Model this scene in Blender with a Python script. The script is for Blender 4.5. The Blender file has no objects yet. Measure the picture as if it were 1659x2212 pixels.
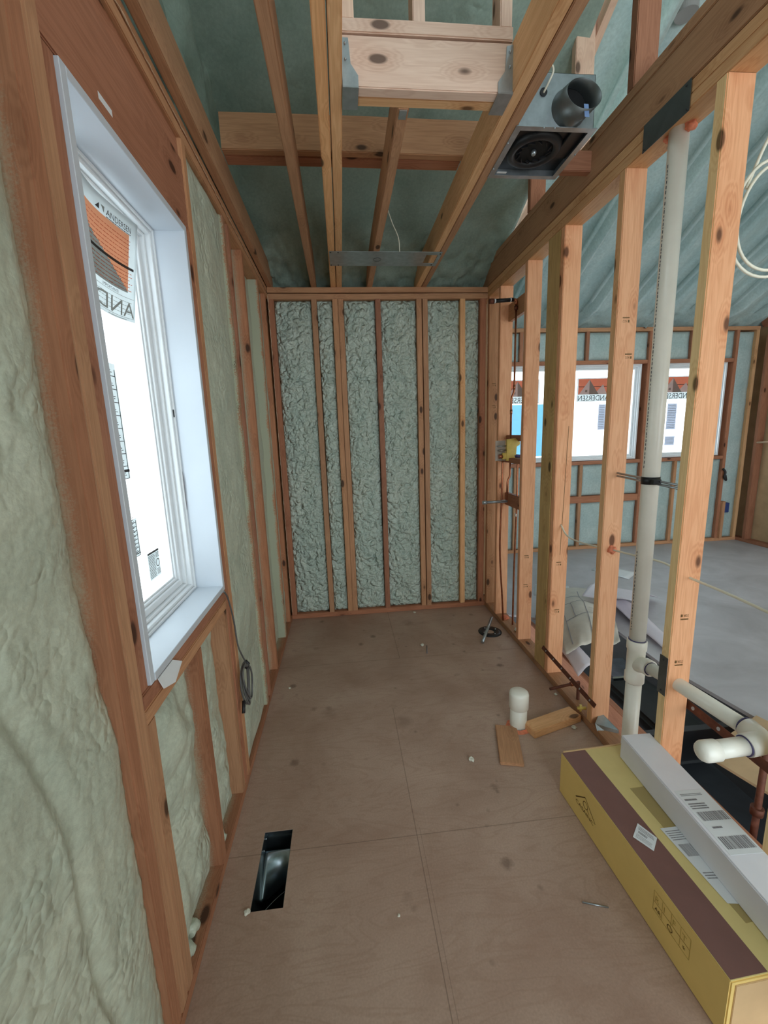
import bpy, bmesh, math, random
from mathutils import Vector, Matrix, noise
random.seed(7)
S = bpy.context.scene
COL = S.collection

# ------------------------------------------------------------------ camera
F_PX, PITCH, ROLL, YAW, CAM_H = 902.88, 0.183, -0.034, 0.094, 1.4382
fwd = Vector((math.sin(YAW)*math.cos(PITCH), math.cos(YAW)*math.cos(PITCH), -math.sin(PITCH)))
right = Vector((math.cos(YAW), -math.sin(YAW), 0))
up = right.cross(fwd)
R_ = right*math.cos(ROLL) + up*math.sin(ROLL)
U_ = -right*math.sin(ROLL) + up*math.cos(ROLL)
cam_d = bpy.data.cameras.new('camera')
cam = bpy.data.objects.new('camera', cam_d); COL.objects.link(cam)
m3 = Matrix((R_, U_, -fwd)).transposed()
cam.matrix_world = Matrix.Translation((0, 0, CAM_H)) @ m3.to_4x4()
cam_d.sensor_fit = 'HORIZONTAL'; cam_d.sensor_width = 36.0
cam_d.lens = 36.0*F_PX/1659.0
cam_d.clip_start = 0.02; cam_d.clip_end = 200
S.camera = cam

# ------------------------------------------------------------------ world, light, exposure
W = bpy.data.worlds.new('sky'); S.world = W; W.use_nodes = True
nt = W.node_tree; nt.nodes.clear()
o_ = nt.nodes.new('ShaderNodeOutputWorld'); b_ = nt.nodes.new('ShaderNodeBackground')
b_.inputs[0].default_value = (0.84, 0.935, 1.0, 1); b_.inputs[1].default_value = 1.0
nt.links.new(b_.outputs[0], o_.inputs[0])
S.view_settings.view_transform = 'Standard'; S.view_settings.look = 'None'
S.view_settings.gamma = 1.0; S.view_settings.use_curve_mapping = False
S.view_settings.exposure = 2.0
S.cycles.use_denoising = True
S.cycles.max_bounces = 8; S.cycles.diffuse_bounces = 5; S.cycles.transparent_max_bounces = 12
S.cycles.sample_clamp_indirect = 4.0

def portal(name, loc, rot, sx, sy):
    l = bpy.data.lights.new(name, 'AREA'); l.shape = 'RECTANGLE'; l.size = sx; l.size_y = sy
    l.cycles.is_portal = True
    ob = bpy.data.objects.new(name, l); ob.location = loc; ob.rotation_euler = rot; COL.objects.link(ob)
portal('window_daylight', (-0.72, 1.237, 1.5), (0, math.radians(-90), 0), 1.2, 0.62)
portal('window_daylight', (3.05, 4.80, 1.6), (math.radians(-90), 0, 0), 3.0, 1.1)
portal('doorway_daylight', (1.5, -3.0, 1.5), (math.radians(90), 0, 0), 4.4, 3.0)
portal('skylight_daylight', (0.33, 0.95, 3.75), (0, 0, 0), 0.5, 0.9)

# ------------------------------------------------------------------ materials
def lin(c):
    return tuple(((x/255)/12.92 if x/255 <= 0.04045 else ((x/255+0.055)/1.055)**2.4) for x in c)
def newmat(name):
    m = bpy.data.materials.new(name); m.use_nodes = True
    t = m.node_tree; t.nodes.clear()
    out = t.nodes.new('ShaderNodeOutputMaterial'); bs = t.nodes.new('ShaderNodeBsdfPrincipled')
    t.links.new(bs.outputs[0], out.inputs[0])
    return m, t, bs
def N(t, k, **kw):
    n = t.nodes.new(k)
    for a, b in kw.items(): setattr(n, a, b)
    return n
def ramp(t, stops):
    r = N(t, 'ShaderNodeValToRGB')
    e = r.color_ramp.elements
    while len(e) < len(stops): e.new(0.5)
    for el, (p, c) in zip(e, stops):
        el.position = p; el.color = (c[0], c[1], c[2], 1) if not isinstance(c, (int, float)) else (c, c, c, 1)
    return r
def mixc(t, fac, a, b):
    m = N(t, 'ShaderNodeMix', data_type='RGBA')
    for sock, v in ((m.inputs[0], fac), (m.inputs[6], a), (m.inputs[7], b)):
        if hasattr(v, 'links'): t.links.new(v, sock)
        elif isinstance(v, (int, float)): sock.default_value = v
        else: sock.default_value = (v[0], v[1], v[2], 1)
    return m.outputs[2]
def math_(t, op, a, b=None, clamp=False):
    m = N(t, 'ShaderNodeMath', operation=op, use_clamp=clamp)
    for i, v in enumerate((a, b)):
        if v is None: continue
        if hasattr(v, 'links'): t.links.new(v, m.inputs[i])
        else: m.inputs[i].default_value = v
    return m.outputs[0]
def noise_n(t, vec, scale, detail=4, rough=0.55, dist=0.0):
    n = N(t, 'ShaderNodeTexNoise'); n.inputs['Scale'].default_value = scale
    n.inputs['Detail'].default_value = detail; n.inputs['Roughness'].default_value = rough
    n.inputs['Distortion'].default_value = dist
    if vec is not None: t.links.new(vec, n.inputs['Vector'])
    return n.outputs['Fac']

def plain(name, rgb, rough=0.6, metal=0.0, var=0.08, scale=12, bump=0.0):
    m, t, bs = newmat(name)
    c = lin(rgb); tc = N(t, 'ShaderNodeTexCoord')
    f = noise_n(t, tc.outputs['Object'], scale)
    lo = tuple(x*(1-var) for x in c); hi = tuple(min(1, x*(1+var)) for x in c)
    r = ramp(t, [(0.3, lo), (0.7, hi)]); t.links.new(f, r.inputs[0])
    t.links.new(r.outputs[0], bs.inputs['Base Color'])
    bs.inputs['Roughness'].default_value = rough; bs.inputs['Metallic'].default_value = metal
    if bump:
        b = N(t, 'ShaderNodeBump'); b.inputs['Strength'].default_value = bump; b.inputs['Distance'].default_value = 0.002
        t.links.new(noise_n(t, tc.outputs['Object'], scale*6), b.inputs['Height']); t.links.new(b.outputs[0], bs.inputs['Normal'])
    return m

def wood(name, light, dark, spray=False, spray_at=0.03, spray_w=0.05):
    """sawn softwood: long axis is local Z"""
    m, t, bs = newmat(name)
    L, D = lin(light), lin(dark)
    tc = N(t, 'ShaderNodeTexCoord'); oi = N(t, 'ShaderNodeObjectInfo')
    off = N(t, 'ShaderNodeVectorMath', operation='SCALE'); off.inputs[0].default_value = (37.0, 19.0, 53.0)
    t.links.new(oi.outputs['Random'], off.inputs['Scale'])
    add = N(t, 'ShaderNodeVectorMath', operation='ADD')
    t.links.new(tc.outputs['Object'], add.inputs[0]); t.links.new(off.outputs[0], add.inputs[1])
    mp = N(t, 'ShaderNodeMapping'); mp.inputs['Scale'].default_value = (1, 1, 0.055)
    t.links.new(add.outputs[0], mp.inputs[0])
    # knots
    mk = N(t, 'ShaderNodeMapping'); mk.inputs['Scale'].default_value = (1, 1, 0.45)
    t.links.new(add.outputs[0], mk.inputs[0])
    vo = N(t, 'ShaderNodeTexVoronoi'); vo.inputs['Scale'].default_value = 10.0; vo.inputs['Randomness'].default_value = 1.0
    t.links.new(mk.outputs[0], vo.inputs['Vector'])
    kd = vo.outputs['Distance']
    kcore = ramp(t, [(0.10, 1.0), (0.15, 0.0)]); t.links.new(kd, kcore.inputs[0])
    khalo = ramp(t, [(0.14, 1.0), (0.38, 0.0)]); t.links.new(kd, khalo.inputs[0])
    # grain
    g1 = N(t, 'ShaderNodeTexNoise'); g1.inputs['Scale'].default_value = 38; g1.inputs['Detail'].default_value = 3
    g1.inputs['Distortion'].default_value = 0.6; t.links.new(mp.outputs[0], g1.inputs['Vector'])
    kb = math_(t, 'MULTIPLY', khalo.outputs[0], 0.5)
    g1b = math_(t, 'ADD', g1.outputs['Fac'], kb)
    bands = math_(t, 'SINE', math_(t, 'MULTIPLY', g1b, 34.0))
    bandf = ramp(t, [(0.15, 0.0), (0.95, 1.0)]); t.links.new(math_(t, 'ADD', math_(t, 'MULTIPLY', bands, 0.5), 0.5), bandf.inputs[0])
    g2 = noise_n(t, mp.outputs[0], 260, 2)
    g3 = noise_n(t, add.outputs[0], 3.0, 2)
    f = math_(t, 'ADD', math_(t, 'MULTIPLY', bandf.outputs[0], 0.15), math_(t, 'MULTIPLY', g2, 0.36))
    f = math_(t, 'ADD', f, math_(t, 'MULTIPLY', g3, 0.40))
    f = math_(t, 'ADD', f, math_(t, 'MULTIPLY', khalo.outputs[0], 0.18), clamp=True)
    col = ramp(t, [(0.25, L), (0.85, D)]); t.links.new(f, col.inputs[0])
    # per-board tone
    tone = ramp(t, [(0.0, (0.86, 0.84, 0.82)), (0.5, (1.0, 1.0, 1.0)), (1.0, (1.12, 1.06, 0.98))])
    t.links.new(oi.outputs['Random'], tone.inputs[0])
    mul = N(t, 'ShaderNodeMix', data_type='RGBA', blend_type='MULTIPLY'); mul.inputs[0].default_value = 1
    t.links.new(col.outputs[0], mul.inputs[6]); t.links.new(tone.outputs[0], mul.inputs[7])
    c = mixc(t, kcore.outputs[0], mul.outputs[2], tuple(x*0.28 for x in D))
    if spray:
        # foam overspray: grows with distance behind the stud's room face (local X or Y is that depth, stored as vertex colour 'depth')
        at = N(t, 'ShaderNodeAttribute', attribute_name='depth')
        nz = noise_n(t, tc.outputs['Object'], 240, 2, 0.7)
        nl = noise_n(t, tc.outputs['Object'], 5, 3)
        d = math_(t, 'ADD', at.outputs['Fac'], math_(t, 'MULTIPLY', math_(t, 'SUBTRACT', nz, 0.5), 0.05))
        d = math_(t, 'ADD', d, math_(t, 'MULTIPLY', math_(t, 'SUBTRACT', nl, 0.5), 0.06))
        rr = ramp(t, [(max(0, spray_at-spray_w*0.5), 0.0), (spray_at+spray_w*0.5, 1.0)]); t.links.new(d, rr.inputs[0])
        c = mixc(t, rr.outputs[0], c, lin((176, 180, 156)))
    t.links.new(c, bs.inputs['Base Color'])
    bs.inputs['Roughness'].default_value = 0.62; bs.inputs['Specular IOR Level'].default_value = 0.3
    b = N(t, 'ShaderNodeBump'); b.inputs['Strength'].default_value = 0.25; b.inputs['Distance'].default_value = 0.001
    t.links.new(g2, b.inputs['Height']); t.links.new(b.outputs[0], bs.inputs['Normal'])
    return m

M = {}
M['pink']   = wood('fir_pink',   (240, 184, 142), (206, 136, 94))
M['tan']    = wood('fir_tan',    (236, 190, 142), (198, 142, 94))
M['yellow'] = wood('pine_yellow', (244, 220, 170), (216, 176, 122))
M['green']  = wood('treated_green', (206, 176, 122), (160, 128, 80))
M['red']    = wood('fir_red',    (180, 126, 98), (138, 88, 64))
M['brown']  = wood('fir_brown',  (198, 152, 116), (154, 110, 80))
M['pale']   = wood('fir_pale',   (236, 208, 188), (206, 168, 146))
M['redspray'] = wood('fir_red_oversprayed', (184, 130, 98), (140, 92, 66), True, 0.050, 0.05)
M['fullspray'] = wood('fir_dusted', (190, 140, 108), (148, 102, 76), True, 0.004, 0.012)

def foam(name, a, b, bump=0.6, sc=1.0, gloss=0.42, worm=0, wamp=2.2, patchy=False):
    m, t, bs = newmat(name)
    tc = N(t, 'ShaderNodeTexCoord'); v = tc.outputs['Object']
    f1 = noise_n(t, v, 4*sc, 4, 0.6, 0.8)
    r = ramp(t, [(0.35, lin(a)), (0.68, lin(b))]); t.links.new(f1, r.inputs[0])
    f2 = noise_n(t, v, 90*sc, 3, 0.6)
    sp = ramp(t, [(0.3, 0.86), (0.7, 1.06)]); t.links.new(f2, sp.inputs[0])
    mul = N(t, 'ShaderNodeMix', data_type='RGBA', blend_type='MULTIPLY'); mul.inputs[0].default_value = 1
    t.links.new(r.outputs[0], mul.inputs[6]); t.links.new(sp.outputs[0], mul.inputs[7])
    t.links.new(mul.outputs[2], bs.inputs['Base Color'])
    bs.inputs['Roughness'].default_value = gloss; bs.inputs['Specular IOR Level'].default_value = 0.45
    n1 = noise_n(t, v, 30*sc, 4, 0.55, 0.25); n2 = noise_n(t, v, 130*sc, 3, 0.6, 0.2)
    h = math_(t, 'ADD', math_(t, 'MULTIPLY', n1, 0.7), math_(t, 'MULTIPLY', n2, 0.22))
    if worm:
        wn = N(t, 'ShaderNodeTexNoise'); wn.inputs['Scale'].default_value = 13; wn.inputs['Detail'].default_value = 2; t.links.new(v, wn.inputs['Vector'])
        wv = N(t, 'ShaderNodeVectorMath', operation='MULTIPLY_ADD'); t.links.new(wn.outputs['Color'], wv.inputs[0]); wv.inputs[1].default_value = (0.075, 0.075, 0.075); t.links.new(v, wv.inputs[2])
        vo = N(t, 'ShaderNodeTexVoronoi', feature='SMOOTH_F1'); vo.inputs['Scale'].default_value = worm; vo.inputs['Smoothness'].default_value = 0.25; t.links.new(wv.outputs[0], vo.inputs['Vector'])
        hh = math_(t, 'POWER', vo.outputs['Distance'], 1.6)
        wa = math_(t, 'MULTIPLY', hh, -wamp)
        if patchy:
            pk = ramp(t, [(0.46, 0.12), (0.66, 1.0)]); t.links.new(noise_n(t, v, 5.5, 3), pk.inputs[0])
            wa = math_(t, 'MULTIPLY', wa, pk.outputs[0])
        h = math_(t, 'ADD', math_(t, 'MULTIPLY', h, 0.5), wa)
    bp = N(t, 'ShaderNodeBump'); bp.inputs['Strength'].default_value = bump; bp.inputs['Distance'].default_value = 0.012
    t.links.new(h, bp.inputs['Height']); t.links.new(bp.outputs[0], bs.inputs['Normal'])
    return m
M['foam'] = foam('spray_foam_sage', (184, 194, 176), (202, 208, 188), 0.6, 1.0, 0.36, 42, 1.0, True)
M['foamback'] = foam('spray_foam_lumpy', (188, 206, 194), (206, 218, 204), 0.9, 1.0, 0.24, 34)
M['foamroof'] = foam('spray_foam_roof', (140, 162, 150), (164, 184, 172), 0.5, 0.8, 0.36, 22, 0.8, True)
M['foamfar'] = foam('spray_foam_far', (166, 188, 186), (186, 202, 198), 0.3, 0.6, 0.45)

M['white'] = plain('white_paint_light_tint', (206, 214, 222), 0.35, 0, 0.02, 8)  # white paint; the cool window light is tinted into its colour
M['vinyl'] = plain('vinyl_white', (228, 232, 234), 0.25, 0, 0.02, 8)
M['pvc'] = plain('pvc', (240, 238, 226), 0.3, 0, 0.04, 10)
M['pvcprint'] = plain('pipe_print', (70, 74, 84), 0.6)
M['primer'] = plain('purple_primer', (74, 70, 112), 0.5, 0, 0.3, 60)
M['galv'] = plain('galvanised', (168, 176, 180), 0.38, 0.85, 0.15, 25)
M['darkmetal'] = plain('nail_plate_steel', (112, 118, 118), 0.4, 0.8, 0.1, 20)
M['duct'] = plain('duct_sheet_metal', (150, 160, 165), 0.22, 0.95, 0.2, 14)
M['rust'] = plain('rusty_strap', (104, 60, 44), 0.65, 0.3, 0.3, 40)
M['copper'] = plain('copper', (176, 112, 82), 0.28, 0.9, 0.25, 30)
M['black'] = plain('black_plastic', (26, 27, 30), 0.45, 0, 0.2, 20)
M['blackdeep'] = plain('black_void', (10, 10, 11), 0.8, 0, 0.2, 20)
M['rubber'] = plain('pipe_insulation', (34, 38, 38), 0.7, 0, 0.2, 20)
M['brass'] = plain('valve_yellow', (214, 188, 96), 0.45, 0.1, 0.1, 30)
M['clear'] = plain('dull_steel_bracket', (160, 152, 140), 0.4, 0.7, 0.1, 30)
M['orange'] = plain('orange_sealant', (224, 132, 98), 0.75, 0, 0.2, 60, 0.5)
M['bead'] = plain('dried_sealant', (208, 178, 148), 0.6, 0, 0.15, 60)
M['foambit'] = plain('foam_crumb', (214, 212, 196), 0.7, 0, 0.1, 60)
M['carton'] = plain('yellow_carton', (236, 204, 124), 0.6, 0, 0.04, 9)
M['cartontop'] = plain('yellow_carton_top', (222, 202, 136), 0.6, 0, 0.05, 9)
M['cartonraw'] = plain('brown_cardboard', (212, 178, 132), 0.75, 0, 0.08, 9)
M['maroon'] = plain('maroon_print', (122, 86, 80), 0.5, 0, 0.07, 9)
M['ink'] = plain('brown_ink', (104, 76, 20), 0.6)
M['inklight'] = plain('faint_ink', (186, 158, 78), 0.6)
M['blackink'] = plain('black_ink', (48, 44, 48), 0.6)
M['greyink'] = plain('grey_ink', (128, 126, 130), 0.6)
M['paleink'] = plain('pale_ink', (170, 170, 172), 0.6)
M['paper'] = plain('paper', (226, 230, 232), 0.6, 0, 0.03, 8)
M['carton_white'] = plain('white_carton', (232, 232, 238), 0.5, 0, 0.03, 8)
M['tape'] = plain('clear_tape_on_carton', (172, 152, 98), 0.2, 0, 0.05, 8)
M['orangeprint'] = plain('orange_print', (238, 142, 96), 0.6)
M['redprint'] = plain('red_print', (196, 96, 74), 0.6)
M['greyprint'] = plain('grey_print', (150, 148, 144), 0.6)
M['blueprint'] = plain('blue_print', (120, 150, 196), 0.6)
M['blue'] = plain('blue_plastic', (44, 66, 120), 0.5)
M['cable'] = plain('cable_white', (232, 228, 208), 0.4, 0, 0.04, 20)
M['cord'] = plain('cord_grey', (92, 92, 90), 0.5, 0, 0.2, 30)
M['plan'] = plain('drawing_sheet', (214, 208, 196), 0.7, 0, 0.14, 6)
M['lilac'] = plain('white_sheet', (234, 228, 238), 0.6, 0, 0.04, 6)
M['board'] = plain('sheathing_board', (196, 166, 128), 0.8, 0, 0.15, 6)

M['tee'] = plain('housewrap', (52, 60, 66), 0.6, 0, 0.2, 8)
M['dirt'] = plain('dark_ground', (34, 32, 30), 0.9, 0, 0.3, 8)

# floor plywood
m, t, bs = newmat('subfloor_plywood'); M['floor'] = m
tc = N(t, 'ShaderNodeTexCoord'); v = tc.outputs['Object']
mp = N(t, 'ShaderNodeMapping'); mp.inputs['Scale'].default_value = (0.35, 1.6, 1); t.links.new(v, mp.inputs[0])
g = noise_n(t, mp.outputs[0], 5, 3, 0.5, 1.0)
gb = math_(t, 'SINE', math_(t, 'MULTIPLY', g, 60.0))
gr = ramp(t, [(0.72, 0.0), (1.0, 1.0)]); t.links.new(math_(t, 'ADD', math_(t, 'MULTIPLY', gb, 0.5), 0.5), gr.inputs[0])
big = noise_n(t, v, 1.8, 5, 0.6, 0.4)
base = ramp(t, [(0.3, lin((166, 136, 118))), (0.7, lin((196, 170, 152)))]); t.links.new(big, base.inputs[0])
c = mixc(t, math_(t, 'MULTIPLY', gr.outputs[0], 0.16), base.outputs[0], lin((142, 108, 88)))
fine = noise_n(t, v, 160, 3); fr = ramp(t, [(0.3, 0.9), (0.7, 1.06)]); t.links.new(fine, fr.inputs[0])
mu = N(t, 'ShaderNodeMix', data_type='RGBA', blend_type='MULTIPLY'); mu.inputs[0].default_value = 1
t.links.new(c, mu.inputs[6]); t.links.new(fr.outputs[0], mu.inputs[7]); c = mu.outputs[2]
vo = N(t, 'ShaderNodeTexVoronoi'); vo.inputs['Scale'].default_value = 5.5; t.links.new(v, vo.inputs['Vector'])
vn = noise_n(t, v, 40, 2)
sd = math_(t, 'ADD', vo.outputs['Distance'], math_(t, 'MULTIPLY', vn, 0.12))
sr = ramp(t, [(0.12, 1.0), (0.20, 0.0)]); t.links.new(sd, sr.inputs[0])
pick = noise_n(t, v, 2.3, 1); pr = ramp(t, [(0.45, 0.0), (0.55, 1.0)]); t.links.new(pick, pr.inputs[0])
c = mixc(t, math_(t, 'MULTIPLY', math_(t, 'MULTIPLY', sr.outputs[0], pr.outputs[0]), 0.55), c, lin((72, 54, 46)))
sx = N(t, 'ShaderNodeSeparateXYZ'); t.links.new(v, sx.inputs[0])
def line(coord, pos, w, a, b_axis=None, lo=None, hi=None):
    d = math_(t, 'ABSOLUTE', math_(t, 'SUBTRACT', sx.outputs[coord], pos))
    k = math_(t, 'LESS_THAN', d, w)
    if b_axis is not None:
        k = math_(t, 'MULTIPLY', k, math_(t, 'GREATER_THAN', sx.outputs[b_axis], lo))
        k = math_(t, 'MULTIPLY', k, math_(t, 'LESS_THAN', sx.outputs[b_axis], hi))
    return math_(t, 'MULTIPLY', k, a)
for sc_, lo_s, hi_s, am, cc, po in ((3.1, 0.10, 0.22, 0.30, (92, 64, 52), 4.7), (9.0, 0.06, 0.15, 0.5, (66, 52, 46), 3.1)):
    v2 = N(t, 'ShaderNodeTexVoronoi'); v2.inputs['Scale'].default_value = sc_; t.links.new(v, v2.inputs['Vector'])
    s2 = math_(t, 'ADD', v2.outputs['Distance'], math_(t, 'MULTIPLY', noise_n(t, v, 22, 4, 0.7), 0.16))
    r2 = ramp(t, [(lo_s+0.04, 1.0), (hi_s+0.04, 0.0)]); t.links.new(s2, r2.inputs[0])
    q2 = ramp(t, [(0.42, 0.0), (0.52, 1.0)]); t.links.new(noise_n(t, v, po, 2), q2.inputs[0])
    c = mixc(t, math_(t, 'MULTIPLY', math_(t, 'MULTIPLY', r2.outputs[0], q2.outputs[0]), am), c, lin(cc))
wr_ = ramp(t, [(0.42, 0.0), (0.72, 1.0)]); t.links.new(noise_n(t, v, 1.1, 3, 0.6, 0.5), wr_.inputs[0])
c = mixc(t, math_(t, 'MULTIPLY', wr_.outputs[0], 0.35), c, lin((150, 112, 92)))
for args in ((1, 2.49, 0.0018, 0.35), (1, 1.27, 0.0018, 0.35), (0, 0.305, 0.0015, 0.45, 1, 2.49, 3.3),
             (0, 0.20, 0.0016, 0.4, 1, 0.5, 2.0), (0, 0.215, 0.0010, 0.3, 1, 0.5, 1.3)):
    c = mixc(t, line(*args), c, lin((60, 44, 38)))
t.links.new(c, bs.inputs['Base Color']); bs.inputs['Roughness'].default_value = 0.5
bs.inputs['Specular IOR Level'].default_value = 0.35
bp = N(t, 'ShaderNodeBump'); bp.inputs['Strength'].default_value = 0.2; bp.inputs['Distance'].default_value = 0.001
t.links.new(fine, bp.inputs['Height']); t.links.new(bp.outputs[0], bs.inputs['Normal'])

# far floor
m, t, bs = newmat('subfloor_grey'); M['floorfar'] = m
tc = N(t, 'ShaderNodeTexCoord'); v = tc.outputs['Object']
r = ramp(t, [(0.3, lin((172, 170, 172))), (0.7, lin((202, 200, 204)))]); t.links.new(noise_n(t, v, 2.2, 6, 0.65, 0.6), r.inputs[0])
t.links.new(r.outputs[0], bs.inputs['Base Color']); bs.inputs['Roughness'].default_value = 0.45

# glass
m = bpy.data.materials.new('window_glass'); m.use_nodes = True; t = m.node_tree; t.nodes.clear(); M['glass'] = m
out = N(t, 'ShaderNodeOutputMaterial'); tr = N(t, 'ShaderNodeBsdfTransparent'); gl = N(t, 'ShaderNodeBsdfGlossy')
gl.inputs['Roughness'].default_value = 0.02; mx = N(t, 'ShaderNodeMixShader'); fz = N(t, 'ShaderNodeLayerWeight')
fz.inputs['Blend'].default_value = 0.5; tr.inputs[0].default_value = (0.96, 0.98, 0.98, 1)
t.links.new(math_(t, 'ADD', math_(t, 'MULTIPLY', math_(t, 'POWER', fz.outputs['Facing'], 5.0), 0.5), 0.03), mx.inputs[0]); t.links.new(tr.outputs[0], mx.inputs[1]); t.links.new(gl.outputs[0], mx.inputs[2])
t.links.new(mx.outputs[0], out.inputs[0])

# thin translucent paper on glass
def thin_paper(name, rgb):
    m = bpy.data.materials.new(name); m.use_nodes = True; t = m.node_tree; t.nodes.clear()
    out = N(t, 'ShaderNodeOutputMaterial'); d = N(t, 'ShaderNodeBsdfDiffuse'); tl = N(t, 'ShaderNodeBsdfTranslucent')
    tc = N(t, 'ShaderNodeTexCoord'); rr = ramp(t, [(0.3, tuple(x*0.95 for x in lin(rgb))), (0.7, lin(rgb))])
    t.links.new(noise_n(t, tc.outputs['Object'], 20), rr.inputs[0])
    for n_ in (d, tl): t.links.new(rr.outputs[0], n_.inputs[0])
    mx = N(t, 'ShaderNodeMixShader'); mx.inputs[0].default_value = 0.55
    t.links.new(d.outputs[0], mx.inputs[1]); t.links.new(tl.outputs[0], mx.inputs[2]); t.links.new(mx.outputs[0], out.inputs[0])
    return m
M['tp_white'] = thin_paper('thin_paper_white', (226, 230, 230))
M['tp_orange'] = thin_paper('thin_paper_orange', (250, 176, 136))
M['tp_red'] = thin_paper('thin_paper_red', (222, 128, 100))
M['tp_grey'] = thin_paper('thin_paper_grey', (160, 158, 152))
M['tp_dark'] = thin_paper('thin_paper_dark', (86, 80, 78))
M['tp_blue'] = thin_paper('thin_paper_blue', (206, 210, 220))
M['film'] = thin_paper('blue_film', (176, 220, 240))

# ------------------------------------------------------------------ helpers
def link(name, me, mat, parent=None, loc=None, rotm=None):
    ob = bpy.data.objects.new(name, me); COL.objects.link(ob)
    if mat is not None:
        for x in (mat if isinstance(mat, (list, tuple)) else [mat]): me.materials.append(M[x] if isinstance(x, str) else x)
    if rotm is not None: ob.matrix_world = rotm
    elif loc is not None: ob.location = loc
    if parent is not None:
        ob.parent = parent; ob.matrix_parent_inverse = parent.matrix_world.inverted()
        if parent.rotation_euler[:] == (0, 0, 0): pass
    return ob
def tag(o, label=None, cat=None, group=None, kind=None):
    if label: o['label'] = label
    if cat: o['category'] = cat
    if group: o['group'] = group
    if kind: o['kind'] = kind
    return o
def empty(name, loc, label, cat, group=None):
    o = bpy.data.objects.new(name, None); COL.objects.link(o); o.location = loc
    o.empty_display_size = 0.05; o.matrix_world = Matrix.Translation(loc)
    return tag(o, label, cat, group)
def bm_box(bm, x0, x1, y0, y1, z0, z1, mi=0):
    vs = [bm.verts.new(p) for p in ((x0,y0,z0),(x1,y0,z0),(x1,y1,z0),(x0,y1,z0),(x0,y0,z1),(x1,y0,z1),(x1,y1,z1),(x0,y1,z1))]
    fs = []
    for q in ((0,3,2,1),(4,5,6,7),(0,1,5,4),(1,2,6,5),(2,3,7,6),(3,0,4,7)):
        f = bm.faces.new([vs[i] for i in q]); f.material_index = mi; fs.append(f)
    return vs, fs
def finish(bm, name, smooth=False):
    me = bpy.data.meshes.new(name); bm.normal_update(); bm.to_mesh(me); bm.free()
    if smooth:
        for p in me.polygons: p.use_smooth = True
    return me
def box(name, x0, x1, y0, y1, z0, z1, mat, parent=None, bevel=0.0, seg=1):
    """box centred on its own origin"""
    cx, cy, cz = (x0+x1)/2, (y0+y1)/2, (z0+z1)/2
    bm = bmesh.new(); bm_box(bm, x0-cx, x1-cx, y0-cy, y1-cy, z0-cz, z1-cz)
    if bevel: bmesh.ops.bevel(bm, geom=bm.edges[:], offset=bevel, segments=seg, affect='EDGES')
    return link(name, finish(bm, name), mat, parent, rotm=Matrix.Translation((cx, cy, cz)))
def lumber(x0, x1, y0, y1, z0, z1, mat, label=None, name='wood_stud', cat='stud', parent=None, face=None, bow=0.0, group=None, kind=None, edge=None):
    """a sawn board; the mesh's long axis is local Z. face: ('x',v,sign) room face used for the overspray depth"""
    dx, dy, dz = x1-x0, y1-y0, z1-z0
    C = Vector(((x0+x1)/2, (y0+y1)/2, (z0+z1)/2))
    if dz >= dx and dz >= dy: rot = Matrix.Identity(4); a, b, l = dx, dy, dz
    elif dy >= dx: rot = Matrix.Rotation(-math.pi/2, 4, 'X'); a, b, l = dx, dz, dy
    else: rot = Matrix.Rotation(math.pi/2, 4, 'Y'); a, b, l = dz, dy, dx
    bm = bmesh.new(); bm_box(bm, -a/2, a/2, -b/2, b/2, -l/2, l/2)
    bmesh.ops.bevel(bm, geom=[e for e in bm.edges if abs(e.verts[0].co.z-e.verts[1].co.z) > l*0.5], offset=min(0.003, min(a, b)*0.2), segments=2, affect='EDGES')
    # slices along the length so the board can carry the natural wander of a sawn edge
    n = max(1, int(l/0.25))
    for k in range(1, n):
        bmesh.ops.bisect_plane(bm, geom=bm.verts[:]+bm.edges[:]+bm.faces[:], plane_co=(0, 0, -l/2+l*k/n), plane_no=(0, 0, 1))
    ph = random.random()*10
    for v in bm.verts:
        u = (v.co.z+l/2)/l
        w = math.sin(math.pi*u)
        v.co.x += (noise.noise(Vector((u*2.3, ph, 0)))*0.004)*w + bow*w
        v.co.y += (noise.noise(Vector((u*2.3, ph, 7)))*0.003)*w
    if edge:
        bm.normal_update()
        for f in bm.faces:
            if abs(f.normal.x) > 0.8: f.material_index = 1
        mat = [mat, edge]
    me = finish(bm, name)
    if face:
        ax, val, sg = face
        at = me.attributes.new('depth', 'FLOAT', 'POINT')
        mw = Matrix.Translation(C) @ rot
        for i, v in enumerate(me.vertices):
            p = mw @ v.co
            at.data[i].value = max(0.0, (val - (p.x if ax == 'x' else p.y))*sg)
    ob = link(name, me, mat, parent, rotm=Matrix.Translation(C) @ rot)
    return tag(ob, label, cat, group, kind)
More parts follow.
